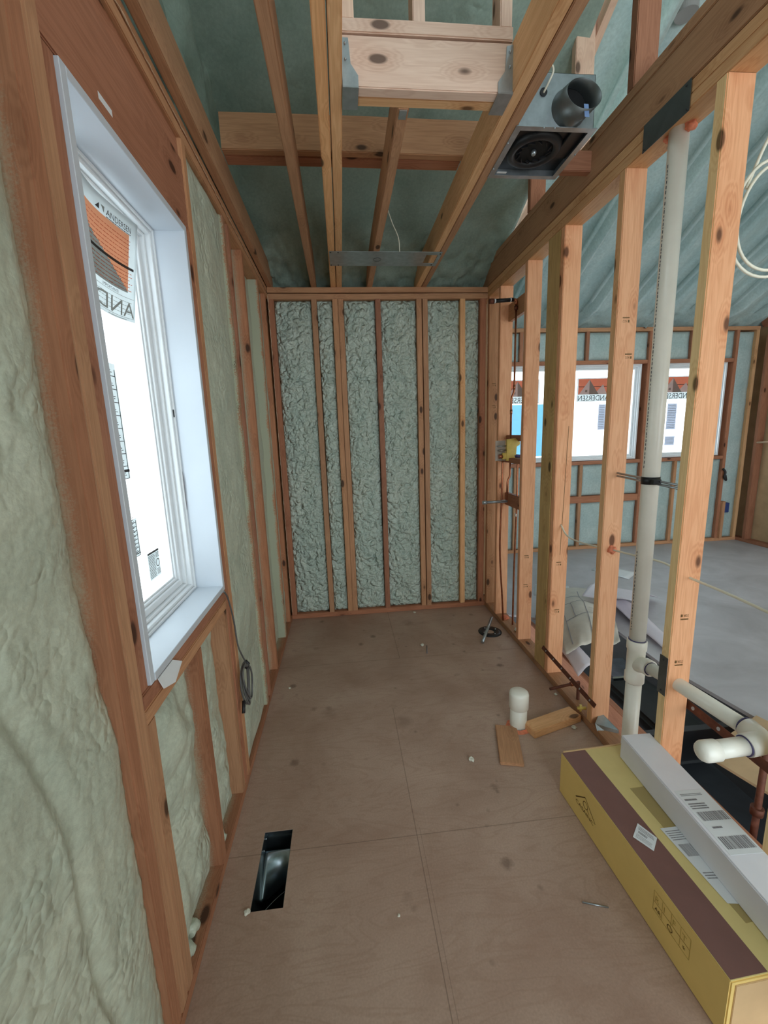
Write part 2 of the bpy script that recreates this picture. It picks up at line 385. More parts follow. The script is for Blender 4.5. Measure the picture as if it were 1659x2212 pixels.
def sweep_mesh(bm, pts, r, seg=12, cap=True, mi=0):
    pts = [Vector(p) for p in pts]; rings = []
    t0 = (pts[1]-pts[0]).normalized()
    ref = Vector((0, 0, 1)) if abs(t0.z) < 0.9 else Vector((1, 0, 0))
    nrm = t0.cross(ref).normalized()
    for i, p in enumerate(pts):
        if i == 0: tg = pts[1]-pts[0]
        elif i == len(pts)-1: tg = pts[-1]-pts[-2]
        else: tg = (pts[i+1]-p).normalized()+(p-pts[i-1]).normalized()
        tg.normalize(); nrm = (nrm - tg*nrm.dot(tg)).normalized(); bi = tg.cross(nrm)
        rr = r[i] if isinstance(r, (list, tuple)) else r
        rings.append([bm.verts.new(p + (nrm*math.cos(2*math.pi*k/seg)+bi*math.sin(2*math.pi*k/seg))*rr) for k in range(seg)])
    for a, b in zip(rings[:-1], rings[1:]):
        for k in range(seg):
            f = bm.faces.new((a[k], a[(k+1) % seg], b[(k+1) % seg], b[k])); f.smooth = True; f.material_index = mi
    if cap:
        f = bm.faces.new(list(reversed(rings[0]))); f.material_index = mi
        f = bm.faces.new(rings[-1]); f.material_index = mi
def fillet(pts, rad, n=5):
    pts = [Vector(p) for p in pts]; out = [pts[0]]
    for i in range(1, len(pts)-1):
        a, b, c = pts[i-1], pts[i], pts[i+1]
        d1 = (a-b); d2 = (c-b); r = min(rad, d1.length*0.45, d2.length*0.45)
        p1 = b+d1.normalized()*r; p2 = b+d2.normalized()*r
        for k in range(n+1):
            u = k/n; out.append(p1*(1-u)**2 + b*2*u*(1-u) + p2*u*u)
    out.append(pts[-1]); return out
def tube(name, pts, r, mat, parent=None, seg=14, fil=0.0, cap=True):
    if fil: pts = fillet(pts, fil)
    bm = bmesh.new(); sweep_mesh(bm, pts, r, seg, cap)
    return link(name, finish(bm, name), mat, parent)
def spline(pts, n=8):
    P = [Vector(p) for p in pts]; P = [P[0]*2-P[1]]+P+[P[-1]*2-P[-2]]; out = []
    for i in range(1, len(P)-2):
        for k in range(n):
            u = k/n; a, b, c, d = P[i-1], P[i], P[i+1], P[i+2]
            out.append(0.5*((2*b)+(c-a)*u+(2*a-5*b+4*c-d)*u*u+(3*b-a-3*c+d)*u**3))
    out.append(P[-2]); return out
def prism(name, outline, z0, z1, mat, parent=None, mw=None, bevel=0):
    bm = bmesh.new()
    a = [bm.verts.new((x, y, z0)) for x, y in outline]; b = [bm.verts.new((x, y, z1)) for x, y in outline]
    n = len(a); bm.faces.new(list(reversed(a))); bm.faces.new(b)
    for i in range(n): bm.faces.new((a[i], a[(i+1) % n], b[(i+1) % n], b[i]))
    if bevel: bmesh.ops.bevel(bm, geom=bm.edges[:], offset=bevel, segments=1, affect='EDGES')
    return link(name, finish(bm, name), mat, parent, rotm=mw)
def fbm(x, y, z, o=3):
    s = 0; a = 1; f = 1
    for _ in range(o): s += a*noise.noise(Vector((x*f, y*f, z*f))); a *= 0.5; f *= 2.1
    return s
def lump(u, v, w, sc):
    q = Vector((u*sc + 1.3*noise.noise(Vector((u*sc*0.6, v*sc*0.6, w))), v*sc + 1.3*noise.noise(Vector((u*sc*0.6+9, v*sc*0.6, w))), w))
    d, _ = noise.voronoi(q)
    return 1.0-min(1.0, d[0])**2*1.3
def foam_patch(name, org, U, V, Nn, lu, lv, inset, bulge, label, mat='foam', res=0.016, lumpy=0.0, lsc=22, rough=0.006, rsc=9, edge=0.05, extra=None, seed=0, kind=None, cat='insulation'):
    """foam skin spanning a bay; U,V in-plane, Nn towards the room; closed with a back so it has depth"""
    U, V, Nn, org = Vector(U), Vector(V), Vector(Nn), Vector(org)
    nu, nv = max(2, int(lu/res)), max(2, int(lv/res))
    bm = bmesh.new(); grid = []
    for i in range(nu+1):
        row = []
        for j in range(nv+1):
            u, v = lu*i/nu, lv*j/nv
            eu = min(u, lu-u); ev = min(v, lv-v)
            e = 1-math.exp(-min(eu, ev*1.5)/edge)
            h = -inset + bulge*e*(0.75+0.5*noise.noise(Vector((u*3+seed, v*2, seed))))
            h += rough*fbm(u*rsc, v*rsc, seed+3.1)*(0.3+0.7*e)
            if lumpy: h += lumpy*(lump(u, v, seed+1.7, lsc)*0.7+lump(u, v, seed+5.2, lsc*1.9)*0.3-0.5)*(0.25+0.75*e)
            if extra: h += extra(u, v)
            row.append(bm.verts.new(org+U*u+V*v+Nn*h))
        grid.append(row)
    for i in range(nu):
        for j in range(nv):
            f = bm.faces.new((grid[i][j], grid[i+1][j], grid[i+1][j+1], grid[i][j+1])); f.smooth = True
    back = [bm.verts.new(org+U*u+V*v-Nn*(inset+0.075)) for u, v in ((0, 0), (lu, 0), (lu, lv), (0, lv))]
    bm.faces.new(back)
    for edge_v, a, b in (([grid[i][0] for i in range(nu+1)], 0, 1), ([grid[nu][j] for j in range(nv+1)], 1, 2),
                         ([grid[i][nv] for i in range(nu, -1, -1)], 2, 3), ([grid[0][j] for j in range(nv, -1, -1)], 3, 0)):
        bm.faces.new(edge_v + [back[b], back[a]])
    bmesh.ops.recalc_face_normals(bm, faces=bm.faces[:])
    ob = link(name, finish(bm, name), mat)
    if kind: return tag(ob, kind=kind)
    return tag(ob, label, cat)
# flat print on a surface: everything is given in (u, v) and mapped with fn(u, v, lift)
def map_quad(bm, fn, u0, u1, v0, v1, lift, n=1, mi=0):
    for k in range(n):
        a, b = u0+(u1-u0)*k/n, u0+(u1-u0)*(k+1)/n
        f = bm.faces.new([bm.verts.new(fn(x, y, lift)) for x, y in ((a, v0), (b, v0), (b, v1), (a, v1))]); f.material_index = mi
def map_poly(bm, fn, pts, lift, mi=0):
    f = bm.faces.new([bm.verts.new(fn(x, y, lift)) for x, y in pts]); f.material_index = mi
def text_geo(s, size):
    cu = bpy.data.curves.new('t', 'FONT'); cu.body = s; cu.size = size; cu.resolution_u = 3
    ob = bpy.data.objects.new('t', cu); COL.objects.link(ob)
    me = ob.to_mesh(); vs = [v.co.copy() for v in me.vertices]; fs = [tuple(p.vertices) for p in me.polygons]
    ob.to_mesh_clear(); bpy.data.objects.remove(ob); bpy.data.curves.remove(cu)
    return vs, fs
def map_text(bm, fn, s, u, v, size, lift, sx=1, sy=1, width=None, mi=0, mirror=False):
    vs, fs = text_geo(s, size)
    if not vs: return
    x0 = min(a.x for a in vs); x1 = max(a.x for a in vs)
    k = (width/(x1-x0)) if width else 1.0
    bv = []
    for a in vs:
        xx = (a.x-x0)*k; xx = ((x1-x0)*k-xx) if mirror else xx
        bv.append(bm.verts.new(fn(u+xx*sx, v+a.y*sy, lift)))
    for f in fs:
        try: g = bm.faces.new([bv[i] for i in f]); g.material_index = mi
        except ValueError: pass
def scribble(bm, fn, u0, u1, v0, v1, rows, lift, fill=0.55, mi=0, rnd=None):
    """rows of tiny unreadable print"""
    rnd = rnd or random
    h = (v1-v0)/rows
    for r in range(rows):
        u = u0
        while u < u1:
            w = rnd.uniform(0.02, 0.08)*(u1-u0)
            if u+w > u1: break
            map_quad(bm, fn, u, u+w, v0+h*r+h*(0.5-fill/2), v0+h*r+h*(0.5+fill/2), lift, 1, mi)
            u += w+0.012*(u1-u0)
def barcode(bm, fn, u0, u1, v0, v1, lift, mi=0, n=34):
    u = u0; st = (u1-u0)/n
    while u < u1-st:
        w = st*random.choice((0.4, 0.6, 1.0, 1.3)); map_quad(bm, fn, u, min(u+w, u1), v0, v1, lift, 1, mi); u += w+st*random.choice((0.4, 0.6, 0.8))

XL, XR, YB, ZT = -0.4655, 1.1243, 3.2165, 2.478
exec_parts = []
# ================================================================== SETTING
def cut_floor(name, x0, x1, y0, y1, z0, z1, hole, mat):
    bm = bmesh.new(); hx0, hx1, hy0, hy1 = hole
    for a in ((x0, hx0, y0, y1), (hx1, x1, y0, y1), (hx0, hx1, y0, hy0), (hx0, hx1, hy1, y1)):
        bm_box(bm, a[0], a[1], a[2], a[3], z0, z1)
    bmesh.ops.remove_doubles(bm, verts=bm.verts[:], dist=1e-5)
    return tag(link(name, finish(bm, name), mat), kind='structure')
HX0, HX1, HY0, HY1 = -0.357, -0.255, 1.087, 1.354
cut_floor('floor', -0.62, 1.2133, -3.0, 3.36, -0.019, 0.0, (HX0, HX1, HY0, HY1), 'floor')
# floor of the room beyond, cut back along the open joist bay
bm = bmesh.new()
pts = [(1.99, -3.0), (4.95, -3.0), (4.95, 4.76), (1.2133, 4.76), (1.2133, 3.05), (1.90, 2.62), (1.884, 2.19), (1.97, 1.669)]
lo = [bm.verts.new((x, y, -0.02)) for x, y in pts]; hi = [bm.verts.new((x, y, 0)) for x, y in pts]
bm.faces.new(list(reversed(lo))); bm.faces.new(hi)
for i in range(len(pts)): bm.faces.new((lo[i], lo[(i+1) % len(pts)], hi[(i+1) % len(pts)], hi[i]))
tag(link('floor', finish(bm, 'floor_beyond'), 'floorfar'), kind='structure')
tag(box('floor', 1.2133, 1.99, -3.0, 0.40, -0.019, 0, 'floorfar'), kind='structure')
tag(box('floor', -0.7, 5.0, -3.0, 4.9, -0.62, -0.60, 'dirt'), kind='structure')
# outer sheathing behind the foam
def wall_with_hole(name, axis, pos, th, a0, a1, z0, z1, holes, mat):
    bm = bmesh.new(); cur = a0
    def bb(p, q, r, s):
        if axis == 'x': bm_box(bm, pos, pos+th, p, q, r, s)
        else: bm_box(bm, p, q, pos, pos+th, r, s)
    for (h0, h1, hz0, hz1) in sorted(holes):
        bb(cur, h0, z0, z1); bb(h0, h1, z0, hz0); bb(h0, h1, hz1, z1); cur = h1
    bb(cur, a1, z0, z1)
    return tag(link(name, finish(bm, name), mat), kind='structure')
wall_with_hole('wall_left', 'x', -0.622, 0.012, -3.0, 3.36, 0, 4.3, [(0.926, 1.548, 0.887, 2.118)], 'board')
wall_with_hole('wall_back', 'y', 3.356, 0.012, -0.622, 1.2133, 0, 2.62, [], 'board')
WIN = [(1.62, 2.42), (2.56, 3.44), (3.70, 4.50)]
wall_with_hole('wall_far', 'y', 4.765, 0.012, 1.20, 4.95, 0, 2.75, [(a, b, 1.06, 2.13) for a, b in WIN], 'board')
tag(box('wall_side', 1.2133, 1.2253, 3.368, 4.765, 0, 3.2, 'foamfar'), kind='structure')
tag(box('wall_light_block', -0.62, 0.30, -1.0, -0.90, 0, 4.2, 'foam'), kind='structure')  # unseen wall, added behind the camera to dim the back of the room
tag(box('wall_right', 4.93, 4.942, -3.0, 4.765, 0, 5.5, 'board'), kind='structure')

# roof: foam skin over the rafters, rising from the outer wall towards the camera
def roof(name, x0, x1, ye, ze, slope, ylen, mat, ribs, res, skyl=None, und=0.02, seed=0, rib_depth=0.05, rib0=0.0, rsp=0.406):
    bm = bmesh.new(); L = ylen*math.sqrt(1+slope*slope)
    nx = max(2, int((x1-x0)/res)); ny = max(2, int(ylen/(res*1.6))); g = []
    nn = Vector((0, -slope, -1)).normalized()
    for i in range(nx+1):
        row = []
        for j in range(ny+1):
            x = x0+(x1-x0)*i/nx; d = ylen*j/ny
            p = Vector((x, ye-d, ze+slope*d))
            h = und*fbm(x*2.2+seed, d*1.6, seed+2.0, 2)
            h += 0.050*max(0, 1-d/0.65)*(lump(x, d, seed+4.4, 20)-0.4)
            if ribs:
                u = (x-x0-rib0)/rsp; w = abs(u-round(u))*rsp
                h += (rib_depth*math.exp(-(w/0.040)**2) - 0.03*math.exp(-((w-0.10)/0.06)**2))*min(1.0, d/0.45)
            row.append(bm.verts.new(p+nn*h))
        g.append(row)
    for i in range(nx):
        for j in range(ny):
            c = (g[i][j].co+g[i+1][j+1].co)/2
            if skyl and skyl[0] < c.x < skyl[1] and skyl[2] < c.y < skyl[3]: continue
            f = bm.faces.new((g[i][j], g[i][j+1], g[i+1][j+1], g[i+1][j])); f.smooth = True
    for v in list(bm.verts):
        if not v.link_faces: bm.verts.remove(v)
    ob = tag(link(name, finish(bm, name), mat), kind='structure')
    md = ob.modifiers.new('thick', 'SOLIDIFY'); md.thickness = 0.10; md.offset = 1
    return ob
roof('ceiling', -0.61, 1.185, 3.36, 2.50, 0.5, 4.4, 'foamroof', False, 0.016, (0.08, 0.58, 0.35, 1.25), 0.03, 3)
roof('ceiling', 1.20, 4.95, 4.76, 2.50, 0.5, 4.4, 'foamfar', True, 0.02, None, 0.012, 8, 0.15, 0.20)
def back_slope(name, x0, x1, y0, z0, mat):
    bm = bmesh.new()
    vs = [bm.verts.new(p) for p in ((x0, y0, z0), (x1, y0, z0), (x1, -3.0, z0+0.5*(-3.0-y0)), (x0, -3.0, z0+0.5*(-3.0-y0)))]
    bm.faces.new(vs); ob = tag(link(name, finish(bm, name), mat), kind='structure')
    md = ob.modifiers.new('thick', 'SOLIDIFY'); md.thickness = 0.1; md.offset = 1
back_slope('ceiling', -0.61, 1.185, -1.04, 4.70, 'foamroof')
back_slope('ceiling', 1.20, 4.95, 0.36, 4.70, 'foamfar')
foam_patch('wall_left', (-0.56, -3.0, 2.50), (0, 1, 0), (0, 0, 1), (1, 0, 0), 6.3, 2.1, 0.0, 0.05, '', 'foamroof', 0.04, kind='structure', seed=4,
           extra=lambda u, v: 0.05*fbm(u*4, v*3, 3)+0.02*(lump(u, v, 3.3, 12)-0.5))

# ================================================================== LEFT WALL FRAMING
FX = ('x', XL, 1)
def lstud(y0, z0, z1, mat, label, cat='stud', name='wood_stud', dx=0.0, th=0.038):
    return lumber(XL-0.14-dx, XL-dx, y0, y0+th, z0, z1, mat, label, name, cat, face=FX)
LB = 'of the left window wall'
lumber(XL-0.14, XL, -1.2, 3.2165, 0, 0.038, 'redspray', 'long bottom plate on the floor under the left window wall', 'bottom_plate', 'plate', face=FX)
lumber(XL-0.14, XL, -1.2, 3.2165, 2.398, 2.435, 'brown', 'lower of the two top plates along the left window wall', 'top_plate', 'plate', face=FX)
lumber(XL-0.14, XL-0.002, -1.2, 3.2165, 2.443, 2.478, 'brown', 'upper of the two top plates along the left window wall', 'top_plate', 'plate', face=FX)
lstud(0.803, 0.038, 2.398, 'redspray', 'king stud left of the window, beside the big foam bay at the photo\'s left edge')
lstud(0.8455, 0.038, 2.398, 'brown', 'full-height stud doubled against the near window trimmer')
lstud(0.888, 0.887, 2.118, 'red', 'reddish trimmer board tight against the near side of the white window jamb', 'trimmer', 'trimmer_stud', 0.006)
lstud(0.888, 0.038, 0.811, 'brown', 'short jack stud carrying the near end of the rough sill', 'stud', 'jack_stud')
lstud(1.552, 0.038, 2.118, 'red', 'trimmer stud on the far side of the white window jamb', 'trimmer', 'trimmer_stud')
lstud(1.594, 0.038, 2.398, 'brown', 'king stud just past the far window jamb')
lstud(1.215, 0.038, 0.811, 'redspray', 'nearer of two cripple studs below the window sill', 'stud', 'cripple_stud')
lstud(1.505, 0.038, 0.811, 'brown', 'farther cripple stud below the window sill, by the hanging cord', 'stud', 'cripple_stud')
lstud(2.070, 0.038, 2.398, 'fullspray', 'foam dusted stud at the far end of the foam bay past the window')
lstud(2.150, 0.038, 2.398, 'red', 'bare red stud with a pale edge past the wide foam bay of the left wall')
lstud(2.418, 0.038, 2.398, 'redspray', 'third stud from the back corner on the left wall')
lstud(2.835, 0.038, 2.398, 'fullspray', 'foam coated stud second from the back corner on the left wall')
lstud(3.093, 0.038, 2.398, 'redspray', 'last stud of the left wall before the back corner')
lumber(XL-0.14, XL, 0.888, 1.552, 0.849, 0.887, 'red', 'upper rough sill board right under the white window sill', 'rough_sill', 'sill board')
lumber(XL-0.14, XL, 0.888, 1.552, 0.811, 0.848, 'brown', 'lower rough sill board resting on the cripple studs', 'rough_sill', 'sill board')
lumber(XL-0.14, XL-0.004, 0.888, 1.590, 2.122, 2.335, 'red', 'deep header beam over the left window with a pale smudge', 'window_header', 'beam')
lumber(XL-0.14, XL-0.012, 0.888, 1.590, 2.337, 2.397, 'red', 'recessed filler board between the window header and the top plates', 'filler_board', 'board')
b = box('mark', XL-0.006, XL-0.0035, 1.07, 1.125, 2.150, 2.164, 'paper'); tag(b, 'pale chalky smear on the window header board', 'smear')
# foam in the left bays
def near_bay(u, v):
    z = v+0.038; k = max(0.0, min(1.0, (z-0.85)/0.35))
    k2 = 0.5+0.5*math.sin(z*7)
    h = -(0.006+0.036*k)*math.exp(-(1.153-u)/0.035)
    seam = 0.93+0.05*math.sin(z*3.1+0.6)+0.02*math.sin(z*9)
    h += 0.007*math.exp(-((u-seam)/0.010)**2)*(0.5+noise.noise(Vector((v*9, 1, 1))))
    h -= 0.010*math.exp(-((u-seam-0.03)/0.02)**2)
    h += 0.006*(lump(u, v, 21.3, 26)-0.5)*max(0, min(1, 0.5+2*noise.noise(Vector((u*3, v*3, 8)))))
    h += 0.0025*noise.noise(Vector((u*70, v*60, 4)))
    return h
foam_patch('foam_insulation', (XL, -0.35, 0.038), (0, 1, 0), (0, 0, 1), (1, 0, 0), 1.153, 2.36, 0.014, 0.010, 'large sage foam bay filling the photo\'s left edge beside the window', 'foam', 0.0085, lumpy=0.004, lsc=11, rough=0.011, rsc=3.2, seed=1, edge=0.04, extra=near_bay)
foam_patch('foam_insulation', (XL, 0.926, 0.042), (0, 1, 0), (0, 0, 1), (1, 0, 0), 0.289, 0.765, 0.055, 0.045, 'pale foam bay below the window, nearest the camera', 'foam', 0.010, lumpy=0.012, lsc=12, rough=0.018, rsc=6, seed=5, edge=0.05,
           extra=lambda u, v: 0.016*math.exp(-((v-0.10)/0.10)**2))
foam_patch('foam_insulation', (XL, 1.253, 0.042), (0, 1, 0), (0, 0, 1), (1, 0, 0), 0.252, 0.765, 0.060, 0.045, 'foam bay below the window between the two cripple studs', 'foam', 0.010, lumpy=0.012, lsc=12, rough=0.018, rsc=6, seed=9, edge=0.05)
foam_patch('foam_insulation', (XL, 1.632, 0.040), (0, 1, 0), (0, 0, 1), (1, 0, 0), 0.438, 2.355, 0.016, 0.012, 'wide foam bay behind the hanging cord, past the window', 'foam', 0.012, lumpy=0.004, lsc=12, rough=0.012, rsc=4, seed=13, edge=0.04)
foam_patch('foam_insulation', (XL, 2.188, 0.040), (0, 1, 0), (0, 0, 1), (1, 0, 0), 0.230, 2.355, 0.045, 0.012, 'narrow recessed foam strip behind the red stud on the left wall', 'foam', 0.014, rough=0.010, rsc=5, seed=17)
foam_patch('foam_insulation', (XL, 2.456, 0.040), (0, 1, 0), (0, 0, 1), (1, 0, 0), 0.379, 2.355, 0.060, 0.030, 'recessed foam bay second from the back corner on the left wall', 'foam', 0.014, rough=0.010, rsc=5, seed=19)
foam_patch('foam_insulation', (XL, 2.873, 0.040), (0, 1, 0), (0, 0, 1), (1, 0, 0), 0.220, 2.355, 0.030, 0.012, 'foam bay in the back left corner on the window wall side', 'foam', 0.014, rough=0.012, rsc=5, seed=23)
for (y, z, r_), lb in zip(((0.965, 0.058, 0.034), (1.03, 0.050, 0.026), (1.30, 0.056, 0.032)), ('large foam lump on the bottom plate beneath the near foam bay', 'small foam lump on the bottom plate beneath the near foam bay', 'foam blob on the bottom plate by the nearer cripple stud')):
    bm = bmesh.new(); bmesh.ops.create_icosphere(bm, subdivisions=3, radius=r_)
    for v_ in bm.verts: v_.co *= 1+0.35*noise.noise(v_.co*60+Vector((y*9, 0, 0))); v_.co.z *= 0.8
    for f in bm.faces: f.smooth = True
    tag(link('foam_blob', finish(bm, 'foam_blob'), 'foam', loc=(XL-0.045, y, z)), lb, 'foam blob')

# ---- left window
WY0, WY1, WZ0, WZ1 = 0.946, 1.528, 0.907, 2.0985
win = bpy.data.objects.new('window_1', None); COL.objects.link(win); win.matrix_world = Matrix.Translation((XL, WY0, WZ0)); tag(win, kind='structure')
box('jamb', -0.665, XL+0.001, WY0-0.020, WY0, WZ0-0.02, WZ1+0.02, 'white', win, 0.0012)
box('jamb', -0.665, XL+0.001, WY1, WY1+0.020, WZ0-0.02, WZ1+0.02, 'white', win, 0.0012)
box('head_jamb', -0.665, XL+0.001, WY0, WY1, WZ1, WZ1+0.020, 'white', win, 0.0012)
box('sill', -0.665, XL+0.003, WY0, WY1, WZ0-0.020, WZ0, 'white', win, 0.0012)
def ring(name, x0, x1, ins0, ins1, mat, parent, bev=0.002):
    y0, y1, z0, z1 = WY0+ins0, WY1-ins0, WZ0+ins0, WZ1-ins0; w = ins1-ins0
    bm = bmesh.new()
    for a in ((y0, y0+w, z0, z1), (y1-w, y1, z0, z1), (y0+w, y1-w, z0, z0+w), (y0+w, y1-w, z1-w, z1)): bm_box(bm, x0, x1, a[0], a[1], a[2], a[3])
    bmesh.ops.bevel(bm, geom=bm.edges[:], offset=bev, segments=1, affect='EDGES')
    return link(name, finish(bm, name), mat, parent)
ring('window_frame', -0.66, -0.558, 0.000, 0.010, 'vinyl', win)
ring('window_frame', -0.66, -0.564, 0.010, 0.020, 'vinyl', win)
ring('window_frame', -0.66, -0.580, 0.020, 0.030, 'vinyl', win)
ring('sash', -0.640, -0.592, 0.030, 0.052, 'vinyl', win)
ring('sash', -0.636, -0.600, 0.052, 0.062, 'vinyl', win)
ring('glazing_bead', -0.632, -0.607, 0.062, 0.068, 'vinyl', win, 0.001)
gp = box('glass', -0.622, -0.619, WY0+0.068, WY1-0.068, WZ0+0.068, WZ1-0.068, 'glass', win)
box('latch', -0.563, -0.559, WY1-0.0105, WY1-0.0095, 1.52, 1.545, 'black', win)
tube('latch_lever', [(-0.560, WY1-0.004, 1.34), (-0.557, WY1-0.006, 1.30), (-0.559, WY1-0.004, 1.20)], 0.002, 'greyink', win, 6)

# peeling printed sheet on the glass
def sheet_fn(u, v, lift):
    # u: along Y 0..0.34 , v: up 0..0.31
    y = 1.10+u; z = 1.797+v*0.87 - 0.018*math.sin(math.pi*min(1, u/0.32)) + 0.03*(0.32-u)*1.2
    x = -0.608 + 0.043*v/0.31 - 0.010*math.exp(-((u-0.10)/0.07)**2)*(v/0.31)
    return Vector((x+lift, y+0.0, z))
sh = empty('printed_sheet', (-0.572, 1.27, 1.752), 'curling white sheet with orange print stuck to the left window glass', 'sticker')
bm = bmesh.new(); n1_, n2_ = 24, 20
g = [[bm.verts.new(sheet_fn(0.325*i/n1_, 0.310*j/n2_, 0)) for j in range(n2_+1)] for i in range(n1_+1)]
for i in range(n1_):
    for j in range(n2_):
        f = bm.faces.new((g[i][j], g[i+1][j], g[i+1][j+1], g[i][j+1])); f.smooth = True
paper = link('sheet', finish(bm, 'sheet'), 'tp_white', sh)
md = paper.modifiers.new('thick', 'SOLIDIFY'); md.thickness = 0.0008
bm = bmesh.new()
def grid_poly(inside, mi, lift, u0=0, u1=0.325, v0=0, v1=0.31, n=64):
    for i in range(n):
        for j in range(n):
            a, b = u0+(u1-u0)*i/n, v0+(v1-v0)*j/n; da, db = (u1-u0)/n, (v1-v0)/n
            if inside(a+da/2, b+db/2): map_quad(bm, sheet_fn, a, a+da, b, b+db, lift, 1, mi)
grid_poly(lambda u, v: 0.085 < v < 0.262 and u < 0.275 and not (v < 0.262-0.62*u+0.0) , 0, 0.0012)
grid_poly(lambda u, v: 0.085 < v < 0.262 and u < 0.275 and (v < 0.262-0.62*u), 1, 0.0012)
map_quad(bm, sheet_fn, 0.0, 0.305, 0.158, 0.166, 0.0018, 16, 2)
for r_ in range(7): scribble(bm, sheet_fn, 0.03, 0.285, 0.172+r_*0.0115, 0.176+r_*0.0115, 1, 0.0018, 0.5, 3)
for r_ in range(6): scribble(bm, sheet_fn, 0.02, 0.300, 0.092+r_*0.0105, 0.096+r_*0.0105, 1, 0.0018, 0.5, 3)
for r_ in range(4): scribble(bm, sheet_fn, 0.10, 0.305, 0.020+r_*0.012, 0.023+r_*0.012, 1, 0.0018, 0.5, 4)
map_text(bm, sheet_fn, 'ANDERSEN', 0.160, 0.268, 0.024, 0.002, width=0.122, mi=2)
scribble(bm, sheet_fn, 0.160, 0.282, 0.261, 0.265, 1, 0.002, 0.6, 2)
map_poly(bm, sheet_fn, [(0.118, 0.268), (0.134, 0.268), (0.134, 0.285)], 0.002, 2)
map_poly(bm, sheet_fn, [(0.140, 0.285), (0.152, 0.268), (0.154, 0.285)], 0.002, 1)
map_text(bm, sheet_fn, 'IMPORTANTE', 0.145, 0.074, 0.012, 0.002, width=0.075, mi=2)
map_text(bm, sheet_fn, 'AND', 0.108, 0.012, 0.066, 0.002, width=0.205, mi=4, mirror=True)
map_quad(bm, sheet_fn, 0.02, 0.312, 0.070, 0.0712, 0.002, 16, 4); map_quad(bm, sheet_fn, 0.3108, 0.312, 0.008, 0.16, 0.002, 4, 4)
map_quad(bm, sheet_fn, 0.02, 0.312, 0.008, 0.0092, 0.002, 16, 4); scribble(bm, sheet_fn, 0.17, 0.27, 0.001, 0.005, 1, 0.002, 0.6, 4)
link('print', finish(bm, 'print'), ['tp_orange', 'tp_grey', 'tp_dark', 'tp_red', 'tp_grey'], sh)
def glass_label(y0, y1, z0, z1, label, kind):
    t_ = empty('glass_sticker', (-0.617, y0, z0), label, 'sticker')
    fn = lambda u, v, l: Vector((-0.6175+l, y0+u, z0+v + (0 if kind else 0)))
    bm = bmesh.new(); bm_box(bm, -0.6178, -0.6170, y0, y1, z0, z1); link('sheet', finish(bm, 'sheet'), 'tp_white', t_)
    bm = bmesh.new(); w, h = y1-y0, z1-z0
    if kind == 'form':
        for r_ in range(9): map_quad(bm, fn, 0, w*0.97, h*r_/9, h*r_/9+0.002, 0.0012); scribble(bm, fn, 0.01, w*0.9, h*r_/9+0.008, h*r_/9+0.020, 2, 0.0012, 0.35)
        map_quad(bm, fn, w*0.95, w*0.97, 0, h*0.95, 0.0012); map_quad(bm, fn, 0, w, h*0.06, h*0.085, 0.0012)
    else:
        map_quad(bm, fn, 0, w, h*0.93, h, 0.0012); scribble(bm, fn, 0.002, w*0.6, 0.004, h*0.9, 16, 0.0012, 0.5)
        for k in range(20):
            a0, a1 = 2*math.pi*k/20, 2*math.pi*(k+1)/20; R1, R0 = w*0.17, w*0.13
            map_poly(bm, fn, [(w*0.8+R1*math.cos(a0), h*0.5+R1*math.sin(a0)), (w*0.8+R1*math.cos(a1), h*0.5+R1*math.sin(a1)), (w*0.8+R0*math.cos(a1), h*0.5+R0*math.sin(a1)), (w*0.8+R0*math.cos(a0), h*0.5+R0*math.sin(a0))], 0.0012)
        scribble(bm, fn, w*0.66, w*0.98, 0.006, h*0.3, 6, 0.0012, 0.5); scribble(bm, fn, w*0.66, w*0.98, h*0.7, h*0.9, 4, 0.0012, 0.5)
    link('print', finish(bm, 'print'), 'tp_dark', t_)
glass_label(1.10, 1.284, 1.338, 1.655, 'tall white form with ruled boxes on the left window glass, below the curling sheet', 'form')
glass_label(1.12, 1.282, 1.108, 1.220, 'small white form on the left window glass, below the tall ruled form', 'form')
glass_label(1.318, 1.396, 1.010, 1.098, 'black and white certification sticker low on the left window glass', 'cert')

# shim below the sill
bm = bmesh.new()
vs = [bm.verts.new(p) for p in ((XL+0.002, 0.955, 0.886), (XL+0.002, 1.040, 0.886), (XL+0.010, 1.075, 0.862), (XL+0.014, 1.012, 0.840), (XL+0.010, 0.960, 0.856))]
bm.faces.new(vs); o = link('cardboard_shim', finish(bm, 'cardboard_shim'), 'paper'); o.modifiers.new('t', 'SOLIDIFY').thickness = 0.003
tag(o, 'pale torn shim poking out below the white window sill', 'shim')
# dried sealant beads
def bead(name, p0, p1, label, n=60, w=0.0022):
    pts = []; 
    for i in range(n+1):
        u = i/n; p = Vector(p0).lerp(Vector(p1), u)
        pts.append(p+Vector((noise.noise(Vector((i*0.9, 1, 2))), noise.noise(Vector((i*0.9, 5, 2))), noise.noise(Vector((i*0.9, 9, 2)))))*0.004)
    rr = [w*(0.5+0.9*abs(noise.noise(Vector((i*0.7, 3, 3))))*2) for i in range(n+1)]
    bm = bmesh.new(); sweep_mesh(bm, pts, rr, 6); return tag(link(name, finish(bm, name), 'bead'), label, 'sealant')
bead('sealant_bead', (XL+0.001, 0.9, 2.439), (XL+0.001, 3.20, 2.439), 'thin dried sealant line along the left top plates', 120)
bead('sealant_bead', (XL+0.002, 3.214, 2.43), (XL+0.002, 3.214, 0.06), 'thin dried sealant line running down the back left corner', 110, 0.0026)
bead('sealant_bead', (XR-0.001, 3.214, 2.38), (XR-0.001, 3.214, 1.9), 'short pale sealant line at the top of the back right corner', 30, 0.003)

